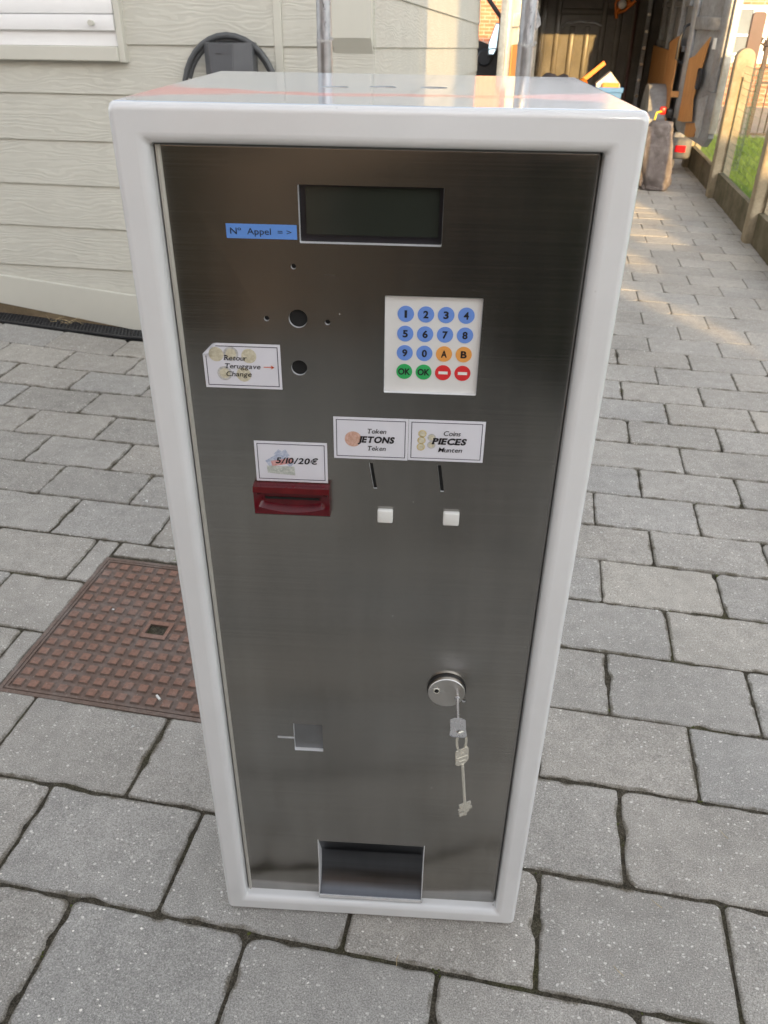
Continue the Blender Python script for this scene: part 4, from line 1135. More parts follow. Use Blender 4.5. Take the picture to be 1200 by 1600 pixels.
bm = bmesh.new(); tube(bm, [(IR - 0.02, VN + 0.01, 1.28), (IR - 0.07, VN - 0.02, 1.26), (IR - 0.10, VN - 0.03, 1.15), (IR - 0.10, VN - 0.03, 1.00), (IR - 0.05, VN - 0.02, 0.96), (IR - 0.01, VN, 1.0)], 0.012, 8); spart('pull_strap', bm, M['rubber'], van, 60)
bm = bmesh.new(); box(bm, IR - 0.10, IR + 0.06, VN - 0.10, VN - 0.07, 0.68, 0.73); spart('wooden_block', bm, M['ply'], van)
# bumper and light
bm = bmesh.new(); bbox(bm, OL, OR_ + 0.06, VN - 0.14, VN + 0.1, 0.14, 0.325, 0.03, 3); spart('bumper', bm, M['bumper'], van, 40)
bm = bmesh.new(); bbox(bm, 1.405, 1.505, VN - 0.153, VN - 0.139, 0.205, 0.265, 0.004); spart('rear_light', bm, M['redlens'], van)
bm = bmesh.new(); bbox(bm, 1.30, 1.43, VN - 0.12, VN + 0.2, 0.05, 0.135, 0.02); bbox(bm, 1.32, 1.38, VN - 0.10, VN + 0.02, -0.0, 0.05, 0.01); spart('tow_step', bm, M['concrete'], van)
for y in (9.3, 13.9):
    for x in (OL + 0.02, OR_ - 0.22):
        bm = bmesh.new(); cyl(bm, (x, y, 0.30), (1, 0, 0), 0.30, 0.2, 28); wl = spart('wheel', bm, M['rubber'], van, 40)
        bm = bmesh.new(); cyl(bm, (x - 0.004, y, 0.30), (1, 0, 0), 0.18, 0.208, 24); spart('rim', bm, M['vangrey'], van, 40, wl)
# rear doors
def door(hx, hy, fx, fy, side, skin='vangrey'):
    L = math.hypot(fx - hx, fy - hy); ang = math.atan2(fy - hy, fx - hx)
    T = Matrix.Translation((hx, hy, 0)) @ Matrix.Rotation(ang, 4, 'Z')
    s = -1 if side > 0 else 1            # inner face on local +y*s
    def mk(name, build, mt, parent=None, smooth=None):
        b = bmesh.new(); build(b); b.transform(T); return spart(name, b, mt, van, smooth, parent)
    def yb(a, b): return (min(a * s, b * s), max(a * s, b * s))
    def slab(b):
        y0, y1 = yb(-0.03, 0.02)
        out = [(0, 0.48), (0.10, 0.40), (L - 0.08, 0.34), (L, 0.42), (L, 1.0), (L - 0.02, ZR + .05), (0.0, ZR + .05)]
        prism(b, out, 'y', y0, y1)
    dr_ = mk('rear_door', slab, M[skin])
    def frm(b):
        y0, y1 = yb(0.0205, 0.045)
        bbox(b, 0.01, 0.13, y0, y1, 0.50, ZR, 0.008); bbox(b, L - 0.17, L - 0.02, y0, y1, 0.78, ZR, 0.008); bbox(b, 0.13, L - 0.17, y0, y1, 1.24, 1.34, 0.006)
    mk('door_frame', frm, M[skin], dr_, 40)
    def edge(b):
        y0, y1 = yb(-0.031, 0.030); bbox(b, L - 0.0195 if False else L + 0.0005, L + 0.035, y0, y1, 0.46, ZR + .05, 0.008)
    mk('door_edge', edge, M['vanpaint'], dr_, 40)
    return mk, dr_, L, yb
mk, dr_, L, yb = door(1.385, 8.26, 1.585, 7.42, 1)
y0, y1 = yb(0.046, 0.056)
mk('plywood_panel', lambda b: prism(b, [(0.17, 0.49), (0.31, 0.495), (0.502, 0.518), (0.435, 0.686), (0.498, 0.942), (0.56, 1.19), (0.296, 1.035), (0.17, 1.01)], 'y', y0, y1), M['ply'], dr_)
y0, y1 = yb(0.0207, 0.026)
mk('lower_sheet', lambda b: prism(b, [(0.50, 0.70), (0.69, 0.75), (0.69, 0.44), (0.66, 0.395), (0.589, 0.40), (0.52, 0.52)], 'y', y0, y1), M['baresheet'], dr_)
y0, y1 = yb(0.0565, 0.070)
mk('door_handle', lambda b: bbox(b, 0.480, 0.545, y0, y1, 0.78, 0.95, 0.02, 3), M['blackplastic'], dr_, 40)
y0, y1 = yb(0.0460, 0.052)
mk('reflector', lambda b: bbox(b, 0.63, 0.70, y0, y1, 1.10, 1.185, 0.003), M['whiteplastic'], dr_)
y0, y1 = yb(0.0205, 0.028)
mk('rust_patch', lambda b: prism(b, [(0.313, 0.487), (0.507, 0.508), (0.58, 0.46), (0.56, 0.395), (0.42, 0.375), (0.33, 0.385)], 'y', y0, y1), M['ply'], dr_)
mk2, dl_, L2, yb2 = door(-0.215, 8.26, -0.315, 7.45, -1, 'vanwhite')
y0, y1 = yb2(0.046, 0.056)
mk2('plywood_panel', lambda b: box(b, 0.20, 0.62, y0, y1, 0.55, 1.10), M['ply'], dl_)
# cab door swung open with its mirror, beyond the rear door
bm = bmesh.new(); prism(bm, [(-0.97, 0.40), (-0.62, 0.35), (-0.62, 0.92), (-0.70, 0.93), (-0.97, 1.02)], 'y', 12.48, 12.54)
tube(bm, [(-0.63, 12.5, 0.90), (-0.645, 12.5, 1.22), (-0.665, 12.5, 1.30), (-0.86, 12.5, 1.52), (-0.98, 12.5, 1.62)], 0.030, 10)
cd = spart('cab_door', bm, M['blackplastic'], van, 40)
bm = bmesh.new(); prism(bm, [(-0.80, 0.83), (-0.71, 0.84), (-0.655, 0.95), (-0.655, 1.22), (-0.72, 1.23), (-0.80, 0.98)], 'y', 12.40, 12.47); [setattr(v_.co, 'y', v_.co.y + 0.36 * (v_.co.z - 1.0)) for v_ in bm.verts]; mrr = spart('wing_mirror', bm, M['blackplastic'], van, None, cd)
bm = bmesh.new(); prism(bm, [(-0.787, 0.915), (-0.685, 0.925), (-0.672, 1.21), (-0.712, 1.215), (-0.787, 0.985)], 'y', 12.392, 12.399); prism(bm, [(-0.775, 0.85), (-0.715, 0.85), (-0.688, 0.91), (-0.783, 0.90)], 'y', 12.392, 12.399)
[setattr(v_.co, 'y', v_.co.y + 0.36 * (v_.co.z - 1.0)) for v_ in bm.verts]; spart('mirror_glass', bm, M['mirror'], van, None, mrr)
bm = bmesh.new(); cyl(bm, (-0.845, 12.47, 0.80), (0, -1, 0), 0.115, 0.05, 24, 0.09); spart('speaker', bm, M['rubber'], van, 40, cd)

# ------------------------------------------------------------------ things lying in the van
def simple(name, label, cat, bm, mt, smooth=None, group=None):
    o = obj(name, bm, mt, None, smooth); o.rotation_euler = (0, 0, SITE)
    return tag(o, label, cat, group)
cr = sthing('plastic_crate', 'blue plastic crate standing on the van floor near the bulkhead', 'crate', 0.62, 9.0, ZF)
bm = bmesh.new(); box(bm, 0.40, 0.86, 8.75, 8.77, ZF, 0.70); box(bm, 0.40, 0.86, 9.13, 9.15, ZF, 0.70); box(bm, 0.40, 0.42, 8.7705, 9.1295, ZF, 0.70); box(bm, 0.84, 0.86, 8.7705, 9.1295, ZF, 0.70); box(bm, 0.42, 0.84, 8.7705, 9.1295, ZF + .01, ZF + 0.03)
spart('shell', bm, M['bluecrate'], cr)
bm = bmesh.new(); bbox(bm, 0.385, 0.875, 8.735, 8.748, 0.665, 0.712, 0.004); bbox(bm, 0.56, 0.66, 8.740, 8.7485, 0.59, 0.62, 0.004); spart('crate_rim', bm, M['bluecrate'], cr)
bm = bmesh.new(); prism(bm, [(0.62, 0.60), (0.86, 0.60), (0.84, 0.735), (0.73, 0.845), (0.60, 0.735)], 'y', 8.86, 9.06); simple('foam_block', 'white wedge of foam poking out of the blue crate', 'foam block', bm, M['palecloth'])
bm = bmesh.new(); bbox(bm, 0.66, 0.83, 8.80, 8.84, 0.60, 0.748, 0.01); simple('orange_tool_case', 'small orange case in front of the white foam in the crate', 'tool case', bm, M['orange'])
bm = bmesh.new(); bbox(bm, -0.17, 0.17, -0.02, 0.02, -0.022, 0.022, 0.004); bm.transform(Matrix.Translation((0.55, 9.28, 0.80)) @ Matrix.Rotation(RAD(-40), 4, 'Y')); simple('spirit_level', 'orange bar leaning up behind the blue crate', 'spirit level', bm, M['orange'])
bm = bmesh.new(); bmesh.ops.create_icosphere(bm, subdivisions=3, radius=1.0, matrix=Matrix.Translation((0.46, 8.97, 0.72)) @ Matrix.Diagonal((0.06, 0.05, 0.055, 1))); bm2 = bm
simple('hard_hat', 'round orange lump of plastic lying in the blue crate beside the foam', 'plastic tool', bm2, M['orange'], 60)
bm = bmesh.new(); bmesh.ops.create_icosphere(bm, subdivisions=4, radius=1.0)
for v_ in bm.verts:
    nn = noise.fractal(v_.co * 1.7, 1.0, 2.0, 4)
    v_.co = Vector((0.13 + v_.co.x * 0.24 * (1 + .3 * nn), 8.95 + v_.co.y * 0.25, 0.58 + v_.co.z * 0.22 * (1 + .35 * nn)))
simple('dark_jacket', 'crumpled dark grey jacket lying in the van by the left wall', 'jacket', bm, M['cloth'], 60)
bm = bmesh.new(); bmesh.ops.create_icosphere(bm, subdivisions=3, radius=1.0)
for v_ in bm.verts:
    nn = noise.fractal(v_.co * 2.1, 1.0, 2.0, 4); v_.co = Vector((0.15 + v_.co.x * 0.07 * (1 + .4 * nn), 8.67 + v_.co.y * 0.06, 0.69 + v_.co.z * 0.10))
simple('pale_rag', 'pale crumpled rag on the dark jacket in the van', 'rag', bm, M['palecloth'], 60)
# three pronged orange hand wheel on the bulkhead
hw = sthing('orange_holder', 'three pronged orange holder with a white centre fixed high on the van bulkhead', 'holder', 0.86, BK - 0.04, 1.45)
bm = bmesh.new()
for k in range(3):
    a = RAD(90 + 120 * k + 30); tube(bm, [(0.86, BK - 0.06, 1.45), (0.86 + 0.11 * cos(a), BK - 0.09, 1.45 + 0.11 * sin(a)), (0.86 + 0.15 * cos(a + .25), BK - 0.10, 1.45 + 0.15 * sin(a + .25))], [0.03, 0.022, 0.018], 8)
for k in range(3):
    a = RAD(90 + 120 * k + 30); b_ = a + RAD(120); tube(bm, [(0.86 + 0.11 * cos(a), BK - 0.09, 1.45 + 0.11 * sin(a)), (0.86 + 0.075 * cos((a + b_) / 2), BK - 0.09, 1.45 + 0.075 * sin((a + b_) / 2)), (0.86 + 0.11 * cos(b_), BK - 0.09, 1.45 + 0.11 * sin(b_))], 0.014, 8)
spart('prongs', bm, M['orange'], hw, 60)
bm = bmesh.new(); bmesh.ops.create_uvsphere(bm, u_segments=16, v_segments=10, radius=0.05, matrix=Matrix.Translation((0.86, BK - 0.12, 1.45))); spart('cap', bm, M['whiteplastic'], hw, 60)
rk = sthing('steel_rack', 'narrow steel rack post with bolts along the right wall inside the van', 'rack', 1.20, 10.72, ZF)
bm = bmesh.new(); bbox(bm, 1.16, 1.21, 10.69, 10.74, ZF, 1.70, 0.006); spart('upright', bm, M['vangrey'], rk)
for q in range(7):
    bm = bmesh.new(); cyl(bm, (1.185, 10.689, 0.50 + 0.17 * q), (0, -1, 0), 0.020, 0.02, 12); spart('bolt', bm, M['bright'], rk, 40)
bm = bmesh.new(); tube(bm, [(0.98, 9.9, ZF), (1.02, 10.5, 1.62)], 0.016, 10); simple('broom_stick', 'thin dark stick leaning against the ribbed van bulkhead', 'stick', bm, M['gatepost'], 60)
# jumper clamp
jc = sthing('jumper_clamp', 'red and black clamp with a yellow lead hanging in the van beside the wheel arch', 'cable clamp', 1.24, 8.22, 0.55)
bm = bmesh.new(); bbox(bm, 1.20, 1.26, 8.14, 8.20, 0.53, 0.60, 0.015, 3); spart('grip', bm, M['redclamp'], jc, 40)
bm = bmesh.new(); bbox(bm, 1.2605, 1.33, 8.14, 8.20, 0.50, 0.585, 0.02, 3); spart('jaw', bm, M['blackplastic'], jc, 40)
bm = bmesh.new(); tube(bm, [(1.22, 8.15, 0.56), (1.17, 8.12, 0.55), (1.16, 8.12, 0.48), (1.20, 8.12, 0.43), (1.28, 8.13, 0.42), (1.31, 8.14, 0.44)], 0.010, 8); spart('lead', bm, M['yellowcable'], jc, 60)

# ------------------------------------------------------------------ boulder
bm = bmesh.new(); bmesh.ops.create_icosphere(bm, subdivisions=5, radius=1.0)
for v_ in bm.verts:
    p = v_.co.copy(); q = p.copy()
    # squarish upright block, wider and rounder at the foot
    for ax in (0, 1, 2):
        q[ax] = math.copysign(abs(p[ax]) ** (0.55 if ax < 2 else 0.5), p[ax])
    zt = (q.z + 1) / 2; wx = 0.160 - 0.035 * zt; wy = 0.17 - 0.03 * zt
    nn = noise.fractal(p * 1.6, 1.0, 2.0, 6) * 0.24 + noise.fractal(p * 5, 1.0, 2.0, 4) * 0.08
    v_.co = Vector((1.155 - 0.03 * zt + q.x * wx * (1 + nn), 7.32 + q.y * wy * (1 + nn), max(0.0, -0.02 + 0.58 * zt * (1 + 0.12 * nn))))
simple('standing_boulder', 'upright rough grey brown boulder standing on the paving in front of the van', 'boulder', bm, M['stone'], 180)

# ------------------------------------------------------------------ fence with concrete posts, boards and wire mesh
FE = 1.66
def post(n, label, h=1.13):
    p = sthing('concrete_post', label, 'fence post', FE, n, 0, 'slotted concrete fence posts')
    bm = bmesh.new(); w = 0.072
    out = [(FE - w, -0.05), (FE - w, h - w)] + [(FE - w * cos(RAD(180 * k / 12)), h - w + w * sin(RAD(180 * k / 12))) for k in range(1, 12)] + [(FE + w, h - w), (FE + w, -0.05)]
    prism(bm, out[::-1], 'y', n - 0.06, n + 0.06)
    bmesh.ops.bevel(bm, geom=[e_ for e_ in bm.edges if e_.calc_length() > 0], offset=0.006, segments=2, affect='EDGES')
    c = spart('shaft', bm, M['concrete'], p, 40)
    k = bmesh.new(); box(k, -0.014, 0.014, -0.0815, -0.030, 0.0, h - 0.20); co = obj('c', k, M['void']); co.matrix_world = p.matrix_world.copy(); co.location = p.location; co.rotation_euler = (0, 0, SITE)
    bpy.context.view_layer.update(); boolean(c, [co])
    return p
PN = [7.05, 5.38, 3.72, 8.72, 10.4]
post(PN[0], 'round topped sunlit concrete fence post between the van door and the iron gate')
post(PN[1], 'weathered concrete fence post cut by the right edge of the photo', 1.13)
post(PN[3], 'concrete fence post behind the open van door')
def bay(na, nb, label1, label2, mesh=True):
    bm = bmesh.new(); box(bm, FE - 0.022, FE + 0.022, na + 0.061, nb - 0.061, -0.1, 0.205)
    bmesh.ops.subdivide_edges(bm, edges=bm.edges, cuts=3)
    for v_ in bm.verts: v_.co += Vector((noise.noise(v_.co * 6) * 0.006, 0, noise.noise(v_.co * 5 + Vector((3, 3, 3))) * 0.006))
    o = simple('gravel_board', label1, 'fence board', bm, M['mossboard'], 30, 'concrete boards along the foot of the fence')
    if not mesh: return
    bm = bmesh.new(); rr = 0.0011
    zs = [0.21 + 0.05 * k for k in range(17)]; ns_ = []
    y = na + 0.065
    while y < nb - 0.06: ns_.append(y); y += 0.05
    for z in zs:
        pts = [(FE + 0.006 * noise.noise((y * 3, z * 4, 1)), y, z + 0.012 * noise.noise((y * 2, z * 2, 5))) for y in ns_[::3] + [ns_[-1]]]
        tube(bm, pts, rr, 4, caps=False)
    for y in ns_:
        tube(bm, [(FE + 0.002, y, 0.20), (FE + 0.004 * noise.noise((y, 1, 1)), y + 0.006 * noise.noise((y * 4, 2, 1)), 0.6), (FE + 0.002, y, 1.02)], rr, 4, caps=False)
    simple('wire_mesh', label2, 'wire fence', bm, M['wire'], None, 'green wire mesh bays of the garden fence')
bay(PN[1], PN[0], 'mossy concrete board at the fence foot between the two nearest posts', 'green wire mesh between the sunlit post and the post at the photo edge')
bay(PN[0], PN[3], 'dark concrete board at the fence foot beside the van bumper', 'green wire mesh behind the sunlit post beside the van door')
bay(PN[2], PN[1], 'concrete board at the fence foot right of the post at the photo edge', '', False)
# tight roll of spare mesh by the post
bm = bmesh.new()
for k in range(2):
    for q in range(16):
        x = FE + 0.095 + 0.05 * cos(q * 0.4); y_ = PN[0] + 0.03 + 0.05 * sin(q * 0.4)
        tube(bm, [(x, y_, 0.22), (x, y_, 1.0)], 0.0016, 4, caps=False)
for k in range(20):
    z = 0.22 + 0.04 * k; tube(bm, [(FE + 0.095 + 0.05 * cos(q * 0.4), PN[0] + 0.03 + 0.05 * sin(q * 0.4), z) for q in range(16)], 0.0016, 4, caps=False, closed=True)
simple('mesh_roll', 'tight roll of green wire mesh standing against the sunlit post', 'wire roll', bm, M['wire'])

# ------------------------------------------------------------------ lawn, grass, road
bm = bmesh.new()
nx_, ny_ = 40, 50
gg = [[bm.verts.new((1.68 + 6.3 * i / nx_, -2 + 12.8 * j / ny_, 0.06 + 0.03 * noise.noise((i * .4, j * .4, 0)))) for j in range(ny_ + 1)] for i in range(nx_ + 1)]
for i in range(nx_):
    for j in range(ny_): bm.faces.new((gg[i][j], gg[i + 1][j], gg[i + 1][j + 1], gg[i][j + 1]))
sset('lawn', bm, M['lawn'], 'structure', 180)
rg = random.Random(3)
bm = bmesh.new()
for q in range(26000):
    n_ = rg.uniform(4.3, 10.7); e_ = rg.uniform(1.69, 3.6)
    if e_ > 1.69 + (n_ - 2.5) * 0.27: continue
    tall = 1.0 + 0.9 * max(0, noise.noise((e_ * 2, n_ * 2, 4))) + (0.7 if e_ < 1.85 else 0)
    h_ = rg.uniform(0.035, 0.085) * tall; a = rg.uniform(0, 2 * pi); w_ = rg.uniform(0.002, 0.0042); b = rg.uniform(0.1, 0.9) * h_; a2 = rg.uniform(0, 2 * pi)
    z0 = 0.05
    p = Vector((e_, n_, z0)); s_ = Vector((cos(a) * w_, sin(a) * w_, 0)); m_ = p + Vector((cos(a2) * b * .35, sin(a2) * b * .35, h_ * .6)); t_ = p + Vector((cos(a2) * b, sin(a2) * b, h_))
    v0, v1, v2, v3, v4 = [bm.verts.new(x) for x in (p - s_, p + s_, m_ + s_ * .7, m_ - s_ * .7, t_)]
    bm.faces.new((v0, v1, v2, v3)); bm.faces.new((v3, v2, v4))
o = sset('grass', bm, M['grass']); tag(o, 'bright green grass of the garden behind the wire fence', 'grass', kind='stuff')
bm = bmesh.new(); v = [bm.verts.new(p) for p in ((1.7, 10.8, -0.006), (30, 10.8, -0.006), (30, 15.9, -0.006), (1.7, 15.9, -0.006))]; bm.faces.new(v)
sset('road', bm, M['asphalt'], 'structure')

# ------------------------------------------------------------------ iron gate, brown post
GN = 10.75
ga = sthing('iron_gate', 'dark wrought iron gate with scrolls and thin bars at the back of the garden', 'gate', 2.9, GN)
bm = bmesh.new(); bbox(bm, 2.57, 2.62, GN - .025, GN + .025, 0.0, 1.36, 0.004); bbox(bm, 3.58, 3.63, GN - .025, GN + .025, 0.0, 1.36, 0.004)
for z in (0.10, 0.66, 0.82): box(bm, 2.621, 3.579, GN - .012, GN + .012, z, z + 0.025)
spart('gate_frame', bm, M['gate'], ga)
for k in range(11):
    x = 2.70 + 0.08 * k; bm = bmesh.new(); tube(bm, [(x, GN, 0.126), (x, GN, 0.659)], 0.008, 6); spart('bar', bm, M['gate'], ga, 60)
for k in range(4):
    bm = bmesh.new(); x = 2.74 + 0.235 * k
    pts = [(x + (0.07 - 0.0042 * q) * cos(q * 0.42), GN, 0.752 + (0.052 - 0.0030 * q) * sin(q * 0.42)) for q in range(15)]
    tube(bm, pts, 0.007, 6); tube(bm, [(x + 0.07, GN, 0.755), (x + 0.12, GN, 0.80), (x + 0.16, GN, 0.705)], 0.007, 6)
    spart('scroll', bm, M['gate'], ga, 60)
bm = bmesh.new(); tube(bm, [(2.63, GN, 1.06), (2.58, GN - .03, 1.06), (2.50, GN - .03, 1.08), (2.52, GN - .03, 1.14)], 0.014, 8); tube(bm, [(2.55, GN - .03, 1.0), (2.55, GN - .03, 1.12)], 0.012, 8); spart('latch', bm, M['gate'], ga, 60)
bm = bmesh.new(); pts = [(2.68 + (0.06 - 0.003 * q) * cos(q * 0.42 + 2), GN, 1.27 + (0.06 - 0.003 * q) * sin(q * 0.42 + 2)) for q in range(15)]; tube(bm, pts, 0.008, 6); spart('scroll', bm, M['gate'], ga, 60)
bm = bmesh.new(); prism(bm, [(2.355, 0), (2.50, 0), (2.50, 1.37), (2.47, 1.395), (2.385, 1.395), (2.355, 1.37)], 'y', GN - .05, GN + .05)
simple('gate_post', 'wide brown painted post beside the iron gate', 'gate post', bm, M['gatepost'])

# ------------------------------------------------------------------ white house across the road, brick house far behind
wh = sthing('white_house', 'white rendered house with orange brick plinth and band across the road', 'house', 5, 17)
bm = bmesh.new(); box(bm, 2.2, 9, 16, 21, 0.66, 1.52); spart('wall', bm, M['render'], wh)
bm = bmesh.new(); box(bm, 2.19, 9.01, 15.97, 21.01, -0.05, 0.6595); box(bm, 2.19, 9.01, 15.97, 21.01, 1.5205, 4.5); spart('brick_band', bm, M['brick'], wh)
bm = bmesh.new(); box(bm, 2.86, 3.34, 15.93, 15.99, 0.80, 1.46); wn_ = spart('window', bm, M['pane'], wh)
bm = bmesh.new()
for x in (2.84, 3.06, 3.34): box(bm, x, x + 0.028, 15.90, 15.929, 0.78, 1.48)
for z in (0.78, 1.06, 1.45): box(bm, 2.869, 3.339, 15.901, 15.928, z, z + 0.03)
spart('window_frame', bm, M['whiteframe'], wh, None, wn_)
bm = bmesh.new(); box(bm, 2.0, 9.2, 15.7, 21.3, 4.5005, 4.7); spart('roof', bm, M['roof'], wh)
bh = sthing('brick_house', 'orange brick house far behind between the clad wall and the van', 'house', -2.5, 20)
bm = bmesh.new(); box(bm, -8, -0.95, 19, 25, -0.05, 5.0); spart('wall', bm, M['brick'], bh)
bm = bmesh.new(); box(bm, -8.3, -0.65, 18.7, 25.3, 5.0005, 5.3); spart('roof', bm, M['roof'], bh)

# ------------------------------------------------------------------ unseen wall added behind the photographer: shades the drive, slits shaped for sun streaks
nb = sthing('shade_wall', 'unseen brown brick wall with slits added behind the photographer to shade the drive', 'building', 0, -7)
def wall_grid(bm, x0, x1, z0, z1, y0, y1, holes):
    xs = sorted({x0, x1, *[h[0] for h in holes], *[h[1] for h in holes]}); zs = sorted({z0, z1, *[h[2] for h in holes], *[h[3] for h in holes]})
    xs = [x for x in xs if x0 <= x <= x1]; zs = [z for z in zs if z0 <= z <= z1]
    def solid(i, j):
        if i < 0 or j < 0 or i >= len(xs) - 1 or j >= len(zs) - 1: return False
        cx, cz = (xs[i] + xs[i + 1]) / 2, (zs[j] + zs[j + 1]) / 2
        return not any(h[0] < cx < h[1] and h[2] < cz < h[3] for h in holes)
    V = {}
    def P(x, y, z):
        k = (x, y, z)
        if k not in V: V[k] = bm.verts.new(k)
        return V[k]
    for i in range(len(xs) - 1):
        for j in range(len(zs) - 1):
            if not solid(i, j): continue
            a, b, c, d_ = xs[i], xs[i + 1], zs[j], zs[j + 1]
            bm.faces.new((P(a, y0, c), P(b, y0, c), P(b, y0, d_), P(a, y0, d_))); bm.faces.new((P(a, y1, c), P(a, y1, d_), P(b, y1, d_), P(b, y1, c)))
            if not solid(i - 1, j): bm.faces.new((P(a, y0, c), P(a, y0, d_), P(a, y1, d_), P(a, y1, c)))
            if not solid(i + 1, j): bm.faces.new((P(b, y0, c), P(b, y1, c), P(b, y1, d_), P(b, y0, d_)))
            if not solid(i, j - 1): bm.faces.new((P(a, y0, c), P(a, y1, c), P(b, y1, c), P(b, y0, c)))
            if not solid(i, j + 1): bm.faces.new((P(a, y0, d_), P(b, y0, d_), P(b, y1, d_), P(a, y1, d_)))
bm = bmesh.new()
holes = [(2.70, 3.22, 3.65, 9.0), (4.55, 4.96, 3.10, 3.36), (4.42, 4.76, 2.93, 3.06), (4.10, 4.30, 2.76, 2.87), (3.95, 4.36, 4.15, 9.0), (5.17, 5.46, 3.42, 9.0), (5.46, 5.88, 3.85, 9.0), (5.88, 18.0, 3.2, 9.0)]  # openings placed where sun should reach the lit patches
holes += [(3.66 + 0.06 * q, 3.725 + 0.06 * q, 2.725 - 0.036 * q, 2.815 - 0.036 * q) for q in range(9)]
wall_grid(bm, -13.0, 19.0, -0.1, 6.6, -7.08, -7.0, holes)
spart('wall', bm, M['brick2'], nb)
bm = bmesh.new(); box(bm, 0.9, 1.9, -6.99, -6.96, 0.0, 2.1); spart('door', bm, M['blackplastic'], nb)  # added dark panel, varies the reflection in the steel
bm = bmesh.new(); box(bm, -2.0, -0.8, -6.99, -6.96, 0.9, 2.1); spart('window', bm, M['pane'], nb)  # added pane, likewise only for the reflection

# low brown wall added behind the photographer only to be mirrored in the steel
gw = sthing('reflected_wall', 'unseen low brown brick wall added behind the photographer for the reflection in the kiosk', 'garden wall', -0.37, -3.0)
bm = bmesh.new(); box(bm, -0.68, -0.06, -3.2, -3.0, -0.05, 1.30); spart('brickwork', bm, M['brick2'], gw)
bm = bmesh.new(); box(bm, -0.70, -0.04, -3.23, -2.97, 1.3005, 1.35); spart('coping', bm, M['concrete'], gw)
def backdrop(x0, x1, label, h=1.35):  # unseen dark blocks added to darken the sides of the steel's reflection
    b = bmesh.new(); box(b, x0, x1, -3.5, -2.9, -0.05, h); bmesh.ops.subdivide_edges(b, edges=b.edges, cuts=14, use_grid_fill=True)
    for v_ in b.verts: v_.co += Vector((noise.noise(v_.co * 7), noise.noise(v_.co * 7 + Vector((9, 0, 0))), noise.noise(v_.co * 7 + Vector((0, 9, 0))))) * 0.10
    o = obj('backdrop', b, M['backdrop']); o.rotation_euler = (0, 0, SITE); tag(o, label, 'backdrop')
backdrop(-5.5, -0.82, 'added dark hedge left of the brown garden wall behind the photographer')
backdrop(0.10, 0.75, 'added dark hedge right of the brown garden wall behind the photographer')
backdrop(1.1, 4.5, 'added dark hedge by the driveway entrance behind the photographer')
# ------------------------------------------------------------------ the photographer, seen only as a dark blur in the steel
def skin(name, nodes, edges, mt, parent, levels=1, root=0):
    me = bpy.data.meshes.new(name); me.from_pydata([n[0] for n in nodes], edges, []); o = bpy.data.objects.new(name, me); COL.objects.link(o)
    sk = o.modifiers.new('s', 'SKIN'); ss = o.modifiers.new('d', 'SUBSURF'); ss.levels = levels; ss.render_levels = levels
    for q, n in enumerate(nodes):
        r_ = n[1]; me.skin_vertices[0].data[q].radius = r_ if isinstance(r_, tuple) else (r_, r_)
    me.skin_vertices[0].data[root].use_root = True
    m2 = bpy.data.meshes.new_from_object(o.evaluated_get(bpy.context.evaluated_depsgraph_get())); bpy.data.objects.remove(o); bpy.data.meshes.remove(me)
    for p in m2.polygons: p.use_smooth = True
    return mobj(name, m2, mt, parent)
M['trousers'] = mat('dark_trousers', (0.022, 0.023, 0.028), 0.85, 0, 0.2, 30); M['jacket'] = mat('dark_jacket', (0.028, 0.027, 0.028), 0.8, 0, 0.2, 25)
M['skin'] = mat('skin', (0.50, 0.30, 0.22), 0.5, 0, 0.08, 30); M['hair'] = mat('brown_hair', (0.06, 0.04, 0.03), 0.6, 0, 0.2, 60); M['shoe'] = mat('black_shoe', (0.02, 0.02, 0.02), 0.5, 0, 0.2, 40)
pe = thing('person', 'person in dark jacket and trousers standing behind the camera with both hands raised in front', 'person', (0.21, -1.24, 0))
# continuous body in local coordinates, facing +y
nodes = [((0, 0, 0.96), (0.17, 0.12)), ((0, 0, 1.10), (0.165, 0.115)), ((0, -0.01, 1.28), (0.18, 0.12)), ((0, -0.01, 1.43), (0.16, 0.10)), ((0, 0.0, 1.52), (0.06, 0.06)), ((0, 0.02, 1.58), (0.055, 0.06)), ((0, 0.03, 1.66), (0.078, 0.095)), ((0, 0.03, 1.74), (0.07, 0.085))]
edges = [(0, 1), (1, 2), (2, 3), (3, 4), (4, 5), (5, 6), (6, 7)]
for sx_s in (-1, 1):
    b_ = len(nodes)
    nodes += [((0.11 * sx_s, 0, 0.86), (0.098, 0.098)), ((0.115 * sx_s, 0.02, 0.50), (0.068, 0.070)), ((0.12 * sx_s, -0.01, 0.12), (0.048, 0.05)), ((0.125 * sx_s, 0.0, 0.055), (0.045, 0.04)), ((0.14 * sx_s, 0.15, 0.035), (0.042, 0.03))]
    edges += [(0, b_), (b_, b_ + 1), (b_ + 1, b_ + 2), (b_ + 2, b_ + 3), (b_ + 3, b_ + 4)]
    c_ = len(nodes); tx_ = -0.156 + 0.085 * sx_s
    nodes += [((0.20 * sx_s, -0.01, 1.42), (0.066, 0.066)), ((0.25 * sx_s, 0.06, 1.18), (0.050, 0.050)), ((tx_ * 0.65 + 0.08 * sx_s, 0.22, 1.27), (0.040, 0.040)), ((tx_, 0.31, 1.315), (0.028, 0.030)), ((tx_ + 0.004 * sx_s, 0.335, 1.335), (0.030, 0.014))]
    edges += [(3, c_), (c_, c_ + 1), (c_ + 1, c_ + 2), (c_ + 2, c_ + 3), (c_ + 3, c_ + 4)]
body_ = skin('body', nodes, edges, [M['jacket'], M['trousers'], M['skin'], M['shoe']], pe, 2)
